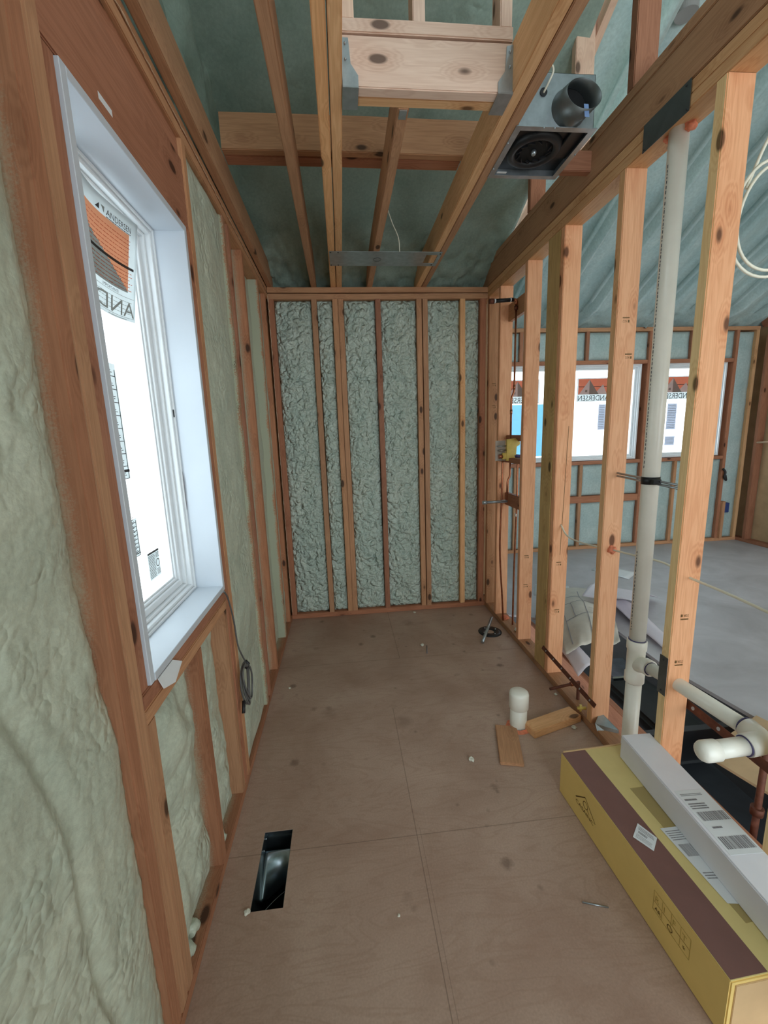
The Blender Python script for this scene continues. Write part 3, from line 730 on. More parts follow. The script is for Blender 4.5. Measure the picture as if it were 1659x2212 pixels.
# hanging cord with coil
cd = empty('hanging_cord', (XL+0.02, 1.5, 0.88), 'grey electrical cord coiled and hanging below the window corner', 'cord')
P_ = [(-0.448, 1.475, 0.905), (-0.447, 1.513, 0.862), (-0.446, 1.552, 0.754), (-0.446, 1.573, 0.643), (-0.440, 1.620, 0.554), (-0.436, 1.632, 0.53)]
tube('lead', spline(P_, 6), 0.0032, 'cord', cd, 8)
for k, (ry, off, tilt) in enumerate(((0.052, 0.0, 0.03), (0.040, 0.012, 0.02), (0.030, -0.014, 0.035), (0.060, 0.006, -0.02))):
    pts = []
    for i in range(33):
        a = 2*math.pi*i/32
        pts.append((-0.444+0.008*k*0.5+0.004*math.sin(a*2), 1.615+off+ry*math.sin(a)-0.02*math.cos(a), 0.455+0.085*math.cos(a)+tilt*math.sin(a)))
    tube('coil', pts, 0.0038, 'cord', cd, 8, cap=False)
tube('tie', [(-0.438, 1.625, 0.545), (-0.428, 1.63, 0.53), (-0.438, 1.618, 0.515)], 0.007, 'black', cd, 8)
tube('plug_end', [(-0.442, 1.56, 0.41), (-0.440, 1.53, 0.375)], 0.007, 'black', cd, 8)

# ================================================================== BACK WALL
lumber(XL, XR, YB, YB+0.14, 0, 0.038, 'red', 'bottom plate on the floor along the back foam wall', 'bottom_plate', 'plate', bow=0)
lumber(XL, XR, YB, YB+0.14, 2.398, 2.435, 'brown', 'lower of the two top plates over the back foam wall', 'top_plate', 'plate')
lumber(XL, XR, YB+0.002, YB+0.14, 2.442, 2.478, 'brown', 'upper of the two top plates over the back foam wall', 'top_plate', 'plate')
bs_ = [(-0.4655, 'red', 'back wall stud in the left corner'), (-0.165, 'brown', 'first stud in from the left on the back foam wall'),
       (-0.016, 'brown', 'left stud of the left pair on the back wall'), (0.024, 'brown', 'right stud of the left pair on the back wall'),
       (0.291, 'red', 'single reddish stud in the middle of the back wall'), (0.592, 'brown', 'left stud of the right pair on the back wall'),
       (0.636, 'brown', 'right stud of the right pair on the back wall'), (0.917, 'tan', 'tan stud near the right end of the back wall'), (1.068, 'red', 'reddish stud ending the back wall at the right corner')]
for x, mt, lb in bs_:
    lumber(x, x+(0.045 if x > 1 else 0.038), YB, YB+0.14, 0.038, 2.398, mt, lb, bow=random.uniform(-0.003, 0.003))
for (a, b), lb, sd in zip(((-0.4275, -0.165), (-0.127, -0.016), (0.062, 0.291), (0.329, 0.592), (0.674, 0.917), (0.955, 1.068)),
        ('lumpy foam bay at the left end of the back wall', 'narrow foam bay left of the left stud pair', 'foam bay between the left stud pair and the middle stud', 'bright foam bay between the middle stud and the right stud pair', 'foam bay between the right stud pair and the tan stud', 'narrow foam bay at the right end of the back wall'), range(6)):
    foam_patch('foam_insulation', (a+0.002, YB, 0.040), (1, 0, 0), (0, 0, 1), (0, -1, 0), b-a-0.004, 2.355, 0.040, 0.020, lb, 'foamback', 0.006, lumpy=0.026, lsc=30, rough=0.012, rsc=7, seed=31+sd*3, edge=0.025)

# ================================================================== RIGHT WALL (open studs)
W2 = 0.089
lumber(XR, XR+W2, 0.2, 3.36, 0, 0.038, 'brown', 'bottom plate of the open stud wall on the right', 'bottom_plate', 'plate')
lumber(XR, XR+W2, 0.2, 3.36, 2.400, 2.437, 'tan', 'lower of the two top plates over the open stud wall', 'top_plate', 'plate')
lumber(XR, XR+W2, 0.2, 3.36, 2.4385, 2.478, 'tan', 'upper of the two top plates over the open stud wall', 'top_plate', 'plate')
lumber(XR+0.001, XR+W2, 0.2, 3.36, 2.481, 2.618, 'brown', 'deep ceiling joist lying on top of the open stud wall', 'ceiling_joist', 'joist')
lumber(XR+0.002, XR+W2, 0.2, 3.36, 2.6185, 2.656, 'brown', 'flat board on top of the joist over the open stud wall', 'flat_board', 'board')
def rstud(y0, mat, label, x0=XR, w=W2, z0=0.038, z1=2.400, th=0.038, name='wood_stud', edge=None):
    return lumber(x0, x0+w, y0, y0+th, z0, z1, mat, label, name, bow=random.uniform(-0.003, 0.003), edge=edge)
rstud(3.178, 'brown', 'open wall stud in the back right corner behind the shower pipes')
rstud(2.957, 'pink', 'open wall stud behind the brass shower valve')
rstud(2.536, 'pink', 'knotty stud just in front of the shower valve pipes')
lumber(XR, XR+0.038, 2.167, 2.293, 0.038, 2.400, 'green', 'greenish board turned flat beside the cracked pink stud', 'wood_stud', 'stud')
rstud(2.127, 'pink', 'pink stud with a long dark crack, third from the shower corner')
rstud(1.690, 'pink', 'stud right behind the white box, left of the white drain pipe', edge='tan')
rstud(1.263, 'pink', 'large pale stud nearest the camera, right of the white drain pipe', edge='yellow')
rstud(0.845, 'yellow', 'stud at the lower right photo edge beside the white box')
for y, lb in ((1.677, 'upper wall stud standing above the grey nail plate'), (2.095, 'upper wall stud rising behind the fan duct collar'), (2.53, 'upper wall stud farthest back, below the exhaust fan in the photo')):
    lumber(XR, XR+W2, y, y+0.038, 2.656, 2.50+0.5*(3.36-y)+(0.30 if y == 2.095 else 0.02), 'red' if y != 2.095 else 'pale', lb)
# printed lumber stamps (children of their studs)
def stud_by_label(s): return next(o for o in bpy.data.objects if s in o.get('label', ''))
def stamp(stud, x, z, y, s='NO.2', w=0.030, h=0.014, flip=True):
    fn = lambda u, v, l: Vector((x+(w-u if flip else u), y-0.0006-l, z-(v if flip else -v)))
    bm = bmesh.new(); map_text(bm, fn, s, w*0.35, 0, h, 0, width=w*0.6); map_quad(bm, fn, 0, w*0.2, 0, h*0.7, 0)
    scribble(bm, fn, 0, w, -h*0.9, -h*0.3, 1, 0)
    link('grade_stamp', finish(bm, 'grade_stamp'), 'ink', stud)
e_ = stud_by_label('large pale stud nearest'); stamp(e_, 1.150, 0.775, 1.263, flip=False); stamp(e_, 1.145, 0.60, 1.263, flip=False)
d_ = stud_by_label('stud right behind the white box'); stamp(d_, 1.170, 1.72, 1.690); stamp(d_, 1.150, 1.86, 1.690)
c_ = stud_by_label('long dark crack'); stamp(c_, 1.150, 0.42, 2.127); stamp(c_, 1.150, 0.70, 2.127)
b_2 = stud_by_label('knotty stud just in front'); stamp(b_2, 1.150, 0.62, 2.536); stamp(b_2, 1.150, 0.42, 2.536)
for y, st in ((2.957, 'open wall stud behind the brass'), (3.178, 'open wall stud in the back right')):
    s_ = stud_by_label(st); stamp(s_, 1.150, 1.62, y); stamp(s_, 1.150, 1.78, y)
bm = bmesh.new()
cr = [(1.188, 1.45), (1.184, 1.30), (1.180, 1.10), (1.174, 0.90), (1.170, 0.75)]
for (xa, za), (xb, zb) in zip(cr[:-1], cr[1:]):
    bm.faces.new([bm.verts.new(p) for p in ((xa-0.0012, 2.1264, za), (xb-0.0012, 2.1264, zb), (xb+0.0012, 2.1264, zb), (xa+0.0012, 2.1264, za))])
link('crack', finish(bm, 'crack'), 'ink', c_)

# ================================================================== CEILING FRAMING (bath)
ZJ = 2.478
lumber(XL, -0.432, -0.5, 3.30, ZJ, 2.618, 'brown', 'ceiling joist lying along the left window wall', 'ceiling_joist', 'joist')
lumber(-0.160, -0.123, -0.5, 3.30, ZJ, 2.618, 'brown', 'single ceiling joist left of the doubled joist', 'ceiling_joist', 'joist')
lumber(-0.022, 0.0155, -0.5, 3.30, ZJ, 2.618, 'tan', 'left half of the doubled joist at the photo\'s top centre', 'ceiling_joist', 'joist')
lumber(0.019, 0.057, -0.5, 3.30, ZJ, 2.618, 'tan', 'right half of the doubled joist at the photo\'s top centre', 'ceiling_joist', 'joist')
lumber(0.2365, 0.2745, 1.560, 3.30, ZJ, 2.618, 'brown', 'short ceiling joist hung from the back of the pale header', 'ceiling_joist', 'joist')
lumber(0.590, 0.628, -0.5, 3.30, ZJ, 2.618, 'tan', 'left half of the doubled joist beside the exhaust fan', 'ceiling_joist', 'joist')
lumber(0.630, 0.668, -0.5, 3.30, ZJ, 2.618, 'brown', 'right half of the doubled joist touching the exhaust fan', 'ceiling_joist', 'joist')
lumber(0.060, 0.588, 1.480, 1.518, ZJ, 2.612, 'pale', 'pale pinkish header board lit from the opening above', 'ceiling_header', 'beam')
lumber(0.060, 0.588, 1.522, 1.560, ZJ+0.002, 2.612, 'tan', 'rear board of the doubled ceiling header', 'ceiling_header', 'beam')
lumber(0.060, 0.588, 1.480, 1.560, 2.618, 2.656, 'pale', 'flat plate on top of the pale ceiling header', 'flat_plate', 'plate')
for x, lb in ((0.062, 'short shaft stud at the left end of the header plate'), (0.277, 'short shaft stud in the middle of the header plate'), (0.548, 'short shaft stud at the right end of the header plate')):
    lumber(x, x+0.038, 1.482, 1.558, 2.656, 3.42, 'pale', lb)
for x0, x1, sg, lb in ((0.058, 0.106, 1, 'galvanised hanger at the left end of the pale header'), (0.542, 0.590, -1, 'galvanised hanger at the right end of the pale header')):
    h = empty('joist_hanger', ((x0+x1)/2, 1.52, 2.475), lb, 'hanger')
    pr = [(x0, 2.476), (x1, 2.476), (x1, 2.505), (x0+(x1-x0)*0.55 if sg > 0 else x0+(x1-x0)*0.45, 2.535), (x0+(x1-x0)*0.45 if sg > 0 else x0+(x1-x0)*0.55, 2.600), (x0, 2.600)] if sg > 0 else \
         [(x0, 2.476), (x1, 2.476), (x1, 2.605), (x1-0.022, 2.600), (x1-0.026, 2.535), (x0, 2.505)]
    bm = bmesh.new()
    a = [bm.verts.new((x, 1.4755, z)) for x, z in pr]; bb = [bm.verts.new((x, 1.4785, z)) for x, z in pr]
    bm.faces.new(a); bm.faces.new(list(reversed(bb)))
    for i in range(len(pr)): bm.faces.new((a[i], bb[i], bb[(i+1) % len(pr)], a[(i+1) % len(pr)]))
    link('flange', finish(bm, 'flange'), 'galv', h)
    box('seat', x0, x1, 1.4755, 1.565, 2.4735, 2.4765, 'galv', h)
    for z in (2.585, 2.545):
        bm = bmesh.new(); bmesh.ops.create_uvsphere(bm, u_segments=10, v_segments=6, radius=0.004)
        link('nail_head', finish(bm, 'nail_head', True), 'galv', h, loc=((x0+0.012) if sg > 0 else (x1-0.012), 1.4745, z))
o = box('joist_clip', 0.243, 0.268, 1.562, 1.600, 2.4735, 2.4775, 'galv'); tag(o, 'small metal strap where the short joist meets the header', 'strap')
lumber(-0.432, 0.80, 2.024, 2.062, 2.620, 2.756, 'brown', 'pale cross beam lying on top of the ceiling joists', 'cross_beam', 'beam')
lumber(-0.432, 0.588, 2.066, 2.130, 2.6195, 2.657, 'red', 'reddish flat board behind the pale cross beam', 'flat_board', 'board')
lumber(XL-0.05, 1.16, 3.262, 3.30, 2.6185, 2.656, 'brown', 'dark board lying on the joist ends above the back wall', 'flat_board', 'board')
# edge rafter of the bath roof
def rafter(x0, x1, y0, z0, y1, z1, h, mat, label):
    d = Vector((0, y1-y0, z1-z0)); L = d.length; rot = d.to_track_quat('Z', 'X').to_matrix().to_4x4()
    bm = bmesh.new(); bm_box(bm, -(x1-x0)/2 if False else -h/2, h/2, -(x1-x0)/2, (x1-x0)/2, -L/2, L/2)
    # make local Y world X
    me = finish(bm, 'rafter'); zc = d.normalized(); xc = Vector((1, 0, 0)); yc = zc.cross(xc)
    mw = Matrix((yc, xc, zc)).transposed().to_4x4(); mw.translation = Vector(((x0+x1)/2, (y0+y1)/2, (z0+z1)/2))
    if mw.determinant() < 0: mw = Matrix((-yc, xc, zc)).transposed().to_4x4(); mw.translation = Vector(((x0+x1)/2, (y0+y1)/2, (z0+z1)/2))
    return tag(link('roof_rafter', me, mat, rotm=mw), label, 'rafter')
rafter(1.218, 1.250, 3.30, 2.60, -0.2, 4.35, 0.09, 'pale', 'sloping rafter at the right edge of the bath roof foam')
# perforated mounting bar between joists
hb = empty('fixture_bar', (0.31, 2.73, 2.474), 'flat galvanised mounting plate screwed under the far ceiling joists', 'bracket')
bm = bmesh.new(); bm_box(bm, -0.016, 0.556, 2.628, 2.832, 2.4745, 2.4765); link('plate', finish(bm, 'plate'), 'galv', hb)
bm = bmesh.new(); bm_box(bm, 0.556, 0.645, 2.628, 2.668, 2.4745, 2.4765); bm_box(bm, 0.556, 0.645, 2.792, 2.832, 2.4745, 2.4765); bm_box(bm, 0.625, 0.645, 2.668, 2.792, 2.4745, 2.4765)
link('slotted_end', finish(bm, 'slotted_end'), 'galv', hb)
for x, y in ((-0.008, 2.64), (0.035, 2.64), (-0.008, 2.82), (0.035, 2.82), (0.635, 2.65), (0.615, 2.81)):
    bm = bmesh.new(); bmesh.ops.create_cone(bm, cap_ends=True, segments=10, radius1=0.004, radius2=0.004, depth=0.002); link('screw', finish(bm, 'screw'), 'black', hb, loc=(x, y, 2.4735))
tube('ring', [(0.268+0.022*math.cos(a*math.pi/12), 2.735+0.026*math.sin(a*math.pi/12), 2.4735) for a in range(25)], 0.0012, 'darkmetal', hb, 6, cap=False)
o = tube('wire', spline([(0.300, 2.56, 2.72), (0.345, 2.60, 2.62), (0.385, 2.63, 2.55), (0.395, 2.66, 2.48)], 8), 0.0028, 'cable'); tag(o, 'short pale cable end hanging above the metal mounting plate', 'cable')

# ---- exhaust fan
fan = empty('exhaust_fan', (0.80, 1.76, 2.478), 'open square exhaust fan housing fixed between the ceiling joists', 'exhaust fan')
fx0, fx1, fy0, fy1 = 0.670, 0.946, 1.622, 1.902
bm = bmesh.new()
th = 0.0015
for a in ((fx0, fx1, fy0, fy0+th, 2.478, 2.645), (fx0, fx1, fy1-th, fy1, 2.478, 2.645), (fx0, fx0+th, fy0, fy1, 2.478, 2.645), (fx1-th, fx1, fy0, fy1, 2.478, 2.645), (fx0, fx1, fy0, fy1, 2.644, 2.645)): bm_box(bm, *a)
link('housing', finish(bm, 'housing'), 'galv', fan)
bm = bmesh.new()
for a in ((fx0-0.010, fx0+0.012, fy0-0.010, fy1+0.010), (fx1-0.012, fx1+0.010, fy0-0.010, fy1+0.010), (fx0+0.012, fx1-0.012, fy0-0.010, fy0+0.012), (fx0+0.012, fx1-0.012, fy1-0.012, fy1+0.010)): bm_box(bm, a[0], a[1], a[2], a[3], 2.4755, 2.4778)
link('flange', finish(bm, 'flange'), 'galv', fan)
box('inner_plate', fx0+0.003, fx1-0.003, fy0+0.003, fy1-0.003, 2.503, 2.506, 'black', fan)
cxf, cyf = 0.797, 1.775
bm = bmesh.new()
prof = [(0.104, 2.503), (0.102, 2.494), (0.094, 2.488), (0.082, 2.486), (0.072, 2.490), (0.069, 2.496), (0.069, 2.5025)]
rings = [[bm.verts.new((cxf+r*math.cos(2*math.pi*k/40), cyf+r*math.sin(2*math.pi*k/40), z)) for k in range(40)] for r, z in prof]
for a, b in zip(rings[:-1], rings[1:]):
    for k in range(40): f = bm.faces.new((a[k], a[(k+1) % 40], b[(k+1) % 40], b[k])); f.smooth = True
link('blower_ring', finish(bm, 'blower_ring'), 'black', fan)
bm = bmesh.new(); bmesh.ops.create_cone(bm, cap_ends=True, segments=32, radius1=0.072, radius2=0.072, depth=0.004)
link('blower_disc', finish(bm, 'blower_disc'), 'blackdeep', fan, loc=(cxf, cyf, 2.5015))
bm = bmesh.new(); bmesh.ops.create_uvsphere(bm, u_segments=16, v_segments=8, radius=0.011)
link('motor_hub', finish(bm, 'motor_hub', True), 'galv', fan, loc=(cxf, cyf, 2.492))
for k in range(12):
    a = 2*math.pi*k/12; bm = bmesh.new(); bm_box(bm, -0.001, 0.001, -0.012, 0.012, -0.004, 0.004)
    link('blade', finish(bm, 'blade'), 'black', fan, rotm=Matrix.Translation((cxf+0.058*math.cos(a), cyf+0.056*math.sin(a), 2.494)) @ Matrix.Rotation(a+0.6, 4, 'Z'))
box('junction_box', fx1-0.060, fx1-0.006, fy0+0.02, fy1-0.10, 2.490, 2.5025, 'black', fan, 0.002)
box('rating_label', 0.690, 0.730, 1.875, 1.886, 2.4795, 2.4805, 'paper', fan)
# round duct collar
bm = bmesh.new(); n = 40; r0 = 0.062
def ringc(cx, cy, cz, rx, rz): return [bm.verts.new((cx+rx*math.cos(2*math.pi*k/n), cy, cz+rz*math.sin(2*math.pi*k/n))) for k in range(n)]
def ringt(c, nrm, r):
    nrm = Vector(nrm).normalized(); a_ = nrm.cross(Vector((0, 0, 1))).normalized(); b_ = nrm.cross(a_)
    return [bm.verts.new(Vector(c)+(a_*math.cos(2*math.pi*k/n)+b_*math.sin(2*math.pi*k/n))*r) for k in range(n)]
OC, ON = (0.867, 1.550, 2.538), (0.0, -0.95, 0.30)
R1 = [ringt((0.852, 1.622, 2.540), (0, -1, 0), 0.064), ringt((0.856, 1.603, 2.540), (0, -1, 0.1), 0.0615), ringt(OC, ON, 0.0610), ringt(OC, ON, 0.0595), ringt((0.858, 1.603, 2.540), (0, -1, 0.1), 0.0590), ringt((0.854, 1.619, 2.540), (0, -1, 0), 0.058)]
for a, b in zip(R1[:-1], R1[1:]):
    for k in range(n): f = bm.faces.new((a[k], b[k], b[(k+1) % n], a[(k+1) % n])); f.smooth = True
bmesh.ops.recalc_face_normals(bm, faces=bm.faces[:])
col = link('duct_collar', finish(bm, 'duct_collar'), 'darkmetal', fan)
bm = bmesh.new(); bmesh.ops.create_cone(bm, cap_ends=True, segments=32, radius1=0.0585, radius2=0.0585, depth=0.002)
link('damper', finish(bm, 'damper'), 'blackdeep', fan, rotm=Matrix.Translation((0.852, 1.6165, 2.536)) @ Matrix.Rotation(math.pi/2, 4, 'X'))
bm = bmesh.new(); bm_box(bm, -0.008, 0.008, -0.0004, 0.0004, -0.022, 0.022); link('blue_tape', finish(bm, 'blue_tape'), 'blueprint', fan, rotm=Matrix.Translation((0.872, 1.541, 2.482)) @ Matrix.Rotation(-0.2, 4, 'X'))
bm = bmesh.new(); bmesh.ops.create_cone(bm, cap_ends=True, segments=20, radius1=0.013, radius2=0.013, depth=0.004)
link('grommet', finish(bm, 'grommet'), 'black', fan, rotm=Matrix.Translation((0.757, 1.620, 2.585)) @ Matrix.Rotation(math.pi/2, 4, 'X'))
tube('wire', spline([(0.757, 1.62, 2.583), (0.765, 1.60, 2.600), (0.775, 1.59, 2.625), (0.765, 1.585, 2.640), (0.745, 1.59, 2.635)], 6), 0.0035, 'cable', fan, 8)
for x, y in ((0.664, 1.70), (0.664, 1.85), (0.952, 1.75), (0.80, 1.615), (0.76, 1.615)):
    bm = bmesh.new(); bmesh.ops.create_uvsphere(bm, u_segments=8, v_segments=6, radius=0.0035); link('screw', finish(bm, 'screw', True), 'galv', fan, loc=(x, y, 2.475))
lumber(0.668, XR, 1.93, 1.968, 2.52, 2.60, 'red', 'short blocking board between the fan joist and the right wall', 'blocking', 'board')
# grey round vent through the far roof
bm = bmesh.new(); bmesh.ops.create_cone(bm, cap_ends=True, segments=32, radius1=0.055, radius2=0.055, depth=0.14)
tag(link('roof_vent', finish(bm, 'roof_vent', False), 'greyprint', loc=(1.95, 2.50, 3.66)), 'grey round vent can in the far roof foam', 'vent')
# ================================================================== DRAIN PIPES
PX, PY = 1.169, 1.487
dp = empty('drain_pipe', (PX, PY, -0.3), 'tall white vertical drain pipe between the two nearest open studs', 'pipe')
tube('riser', [(PX, PY, 0.56), (PX, PY, 2.42)], 0.0302, 'pvc', dp, 24)
tube('lower_pipe', [(PX, PY, -0.35), (PX, PY, 0.40)], 0.0302, 'pvc', dp, 24)
bm = bmesh.new()
sweep_mesh(bm, [(PX, PY, z) for z in (0.385, 0.390, 0.425, 0.430, 0.530, 0.535, 0.570, 0.574)], [0.034, 0.0375, 0.0375, 0.034, 0.034, 0.0375, 0.0375, 0.034], 24)
sweep_mesh(bm, [(PX, PY, 0.455), (PX, PY-0.03, 0.478), (PX, PY-0.060, 0.490), (PX, PY-0.085, 0.493)], [0.026, 0.030, 0.0325, 0.0325], 20)
link('sanitary_tee', finish(bm, 'sanitary_tee'), 'pvc', dp)
tube('solvent_ring', [(PX, PY, 0.5745), (PX, PY, 0.578)], 0.0325, 'primer', dp, 24)
tube('solvent_ring', [(PX, PY-0.0855, 0.493), (PX, PY-0.088, 0.493)], 0.0275, 'primer', dp, 24)
bm = bmesh.new()
rp = random.Random(3)
for z0, z1 in ((0.62, 0.95), (1.28, 2.30)):
    z = z0
    ang = math.atan2(-PY, -PX)-0.95
    while z < z1:
        h = rp.uniform(0.003, 0.012)
        a0, a1 = ang-0.05, ang+0.07
        f = bm.faces.new([bm.verts.new((PX+0.0307*math.cos(a), PY+0.0307*math.sin(a), zz)) for a, zz in ((a0, z), (a1, z), (a1, z+h), (a0, z+h))]); z += h+rp.uniform(0.003, 0.008)
link('print_line', finish(bm, 'print_line'), 'pvcprint', dp)
# horizontal branch
br = empty('branch_pipe', (PX, 1.2, 0.50), 'white horizontal pipe running through the nearest stud to a capped elbow', 'pipe')
tube('branch', [(PX, PY-0.075, 0.493), (PX, 1.28, 0.512), (PX, 0.975, 0.535)], 0.0245, 'pvc', br, 20)
EY, EZ = 0.955, 0.533
tube('elbow', fillet([(PX, EY+0.055, EZ+0.002), (PX, EY, EZ-0.004), (PX-0.058, EY, EZ-0.010)], 0.05, 8), 0.0315, 'pvc', br, 22)
tube('solvent_ring', [(PX, EY+0.056, EZ+0.003), (PX, EY+0.060, EZ+0.003)], 0.0285, 'primer', br, 22)
tube('solvent_ring', [(PX-0.0585, EY, EZ-0.010), (PX-0.062, EY, EZ-0.010)], 0.0285, 'primer', br, 22)
tube('stub', [(PX-0.055, EY, EZ-0.010), (PX-0.170, EY, EZ-0.014)], 0.0250, 'pvc', br, 22)
bm = bmesh.new(); sweep_mesh(bm, [(PX-0.146-x, EY, EZ-0.014) for x in (0, 0.002, 0.040, 0.050, 0.056, 0.058)], [0.026, 0.0295, 0.0295, 0.025, 0.014, 0.003], 24)
link('end_cap', finish(bm, 'end_cap'), 'pvc', br)
pl = box('nail_plate', XR-0.0065, XR-0.005, 1.264, 1.302, 0.470, 0.618, 'darkmetal'); tag(pl, 'grey nail plate on the edge of the nearest stud', 'nail plate')
for z in (0.485, 0.605):
    bm = bmesh.new(); bmesh.ops.create_uvsphere(bm, u_segments=8, v_segments=6, radius=0.0035); link('nail_head', finish(bm, 'nail_head', True), 'black', pl, loc=(XR-0.007, 1.283, z))
pl = box('nail_plate', XR-0.004, XR-0.0025, 1.392, 1.598, 2.392, 2.480, 'darkmetal'); tag(pl, 'dark steel plate across the top plates above the white drain pipe', 'nail plate')
for y, z in ((1.40, 2.40), (1.59, 2.40), (1.41, 2.47)):
    bm = bmesh.new(); bmesh.ops.create_uvsphere(bm, u_segments=8, v_segments=6, radius=0.003); link('nail_head', finish(bm, 'nail_head', True), 'black', pl, loc=(XR-0.005, y, z))
def sealant(name, c, r, label, squash=0.6, mat='orange', sd=0):
    bm = bmesh.new(); bmesh.ops.create_icosphere(bm, subdivisions=3, radius=r)
    for v_ in bm.verts: v_.co *= 1+0.5*noise.noise(v_.co*(1.6/r)+Vector((sd, 0, 0))); v_.co.z *= squash
    for f in bm.faces: f.smooth = True
    return tag(link(name, finish(bm, name), mat, loc=c), label, 'sealant')
sealant('sealant_blob', (PX+0.01, PY-0.032, 2.393), 0.018, 'orange sealant on the near side of the drain pipe under the top plate', 0.9, sd=1)
sealant('sealant_blob', (PX-0.01, PY+0.034, 2.393), 0.014, 'orange sealant on the far side of the drain pipe under the top plate', 0.8, sd=2)
# clamp with strut
cl = empty('pipe_clamp', (PX, PY, 1.232), 'black pipe clamp with metal strut holding the white drain pipe', 'pipe clamp')
tube('band', [(PX, PY, 1.218), (PX, PY, 1.246)], 0.0325, 'black', cl, 24)
tube('rod', [(XR+0.05, 1.70, 1.242), (XR+0.045, 1.28, 1.226)], 0.0045, 'galv', cl, 8)
tube('rod', [(XR+0.05, 1.70, 1.230), (XR+0.045, 1.28, 1.214)], 0.0045, 'galv', cl, 8)
box('bracket_end', PX-0.028, PX+0.005, 1.435, 1.452, 1.222, 1.240, 'black', cl, 0.002)
# thin white cable through the studs
pts = [(1.169, 2.128, 0.922), (1.169, 2.06, 0.876), (1.169, 1.95, 0.872), (1.169, 1.80, 0.886), (1.169, 1.70, 0.900), (1.169, 1.543, 0.918), (1.215, 1.44, 0.915), (1.169, 1.30, 0.921), (1.169, 1.262, 0.918), (1.169, 1.10, 0.916), (1.169, 0.90, 0.905)]
tag(tube('white_cable', spline(pts, 6), 0.0042, 'cable', None, 8), 'thin white cable strung through the open wall studs', 'cable')
sealant('sealant_blob', (1.169, 1.686, 0.902), 0.017, 'orange sealant where the white cable pierces a stud', 1.0, sd=4)
# white cable coil at the right edge
wc = empty('cable_coil', (1.3, 1.35, 2.5), 'white cable loops hanging at the right photo edge beyond the nearest stud', 'cable')
for k, (dx_, dz_, rr) in enumerate(((0, 0, 0.155), (0.012, 0.004, 0.140))):
    pts = []
    for i in range(41):
        a = math.radians(100+ i*9)
        pts.append((1.475+dx_+rr*0.95*math.cos(a), 1.42+0.01*math.sin(a*2), 2.105+dz_+rr*1.15*math.sin(a)))
    tube('loop', pts, 0.0050, 'cable', wc, 8)
tube('lead', spline([(1.37, 1.42, 2.195), (1.41, 1.42, 2.30), (1.46, 1.42, 2.42), (1.49, 1.42, 2.6)], 6), 0.0050, 'cable', wc, 8)
# ---- shower valve and copper pipes
CX, CY = 1.172, 2.80
vv = empty('shower_valve', (CX, CY, 1.30), 'yellow shower valve with steel bracket set between two open studs', 'shower valve')
prism('cover', [(1.105, 1.235), (1.172, 1.235), (1.172, 1.248), (1.158, 1.262), (1.172, 1.275), (1.172, 1.330), (1.192, 1.337), (1.199, 1.352), (1.192, 1.367), (1.172, 1.375), (1.168, 1.385), (1.105, 1.380)], -0.012, 0.012, 'brass', vv,
      Matrix.Translation((0, 2.762, 0)) @ Matrix(((1, 0, 0, 0), (0, 0, -1, 0), (0, 1, 0, 0), (0, 0, 0, 1))), 0.002)
box('valve_body', 1.078, 1.108, 2.752, 2.775, 1.246, 1.290, 'brass', vv, 0.004)
box('bracket', 1.036, 1.105, 2.778, 2.781, 1.236, 1.372, 'clear', vv)
tube('stem', [(1.045, 2.765, 1.334), (1.105, 2.765, 1.336)], 0.004, 'galv', vv, 8)
tube('stem', [(1.050, 2.765, 1.305), (1.105, 2.765, 1.306)], 0.006, 'clear', vv, 8)
tube('inlet', [(1.055, 2.765, 1.266), (1.080, 2.765, 1.266)], 0.014, 'copper', vv, 12)
tube('inlet', [(1.160, 2.760, 1.268), (1.205, 2.760, 1.262)], 0.011, 'primer', vv, 12)
lumber(1.12, 1.21, 2.574, 2.957, 1.222, 1.255, 'red', 'dark backing board under the shower valve', 'backing_board', 'board')
lumber(1.18, 1.213, 2.574, 2.957, 1.365, 1.405, 'red', 'dark backing board above the shower valve', 'backing_board', 'board')
lumber(1.18, 1.213, 2.574, 2.957, 0.90, 0.99, 'red', 'dark backing board behind the tub spout pipe', 'backing_board', 'board')
lumber(1.18, 1.213, 2.574, 2.957, 2.17, 2.28, 'brown', 'backing board behind the black shower arm pipe', 'backing_board', 'board')
cp = empty('copper_pipes', (CX, CY, 1.8), 'thin copper riser from the shower valve up to the black shower arm', 'pipe')
tube('riser', fillet([(1.150, 2.80, 1.375), (1.150, 2.80, 1.655), (1.168, 2.80, 1.690), (1.168, 2.80, 2.265)], 0.02), 0.0065, 'copper', cp, 10)
tube('coupling', [(1.168, 2.80, 1.705), (1.168, 2.80, 1.735)], 0.0085, 'copper', cp, 10)
tube('coupling', [(1.150, 2.80, 1.545), (1.150, 2.80, 1.575)], 0.0085, 'copper', cp, 10)
tube('coupling', [(1.168, 2.80, 2.205), (1.168, 2.80, 2.228)], 0.012, 'rust', cp, 10)
tube('elbow', fillet([(1.168, 2.80, 2.235), (1.168, 2.80, 2.265), (1.135, 2.80, 2.268)], 0.02), 0.010, 'copper', cp, 10)
ar = empty('taped_pipe', (1.05, 2.80, 2.27), 'short black taped shower arm pipe near the back right top corner', 'pipe')
tube('pipe', [(1.030, 2.80, 2.258), (1.150, 2.80, 2.266)], 0.0125, 'black', ar, 12)
tube('cap', [(0.990, 2.80, 2.256), (1.018, 2.80, 2.257)], 0.0160, 'rust', ar, 12)
tube('tape_end', [(1.021, 2.80, 2.2575), (1.030, 2.80, 2.258)], 0.0135, 'paper', ar, 12)
tube('tape_end', [(1.126, 2.80, 2.2645), (1.133, 2.80, 2.265)], 0.0138, 'paper', ar, 12)
c1 = empty('copper_pipe', (1.10, 2.80, 0.0), 'left copper supply pipe below the shower valve', 'pipe')
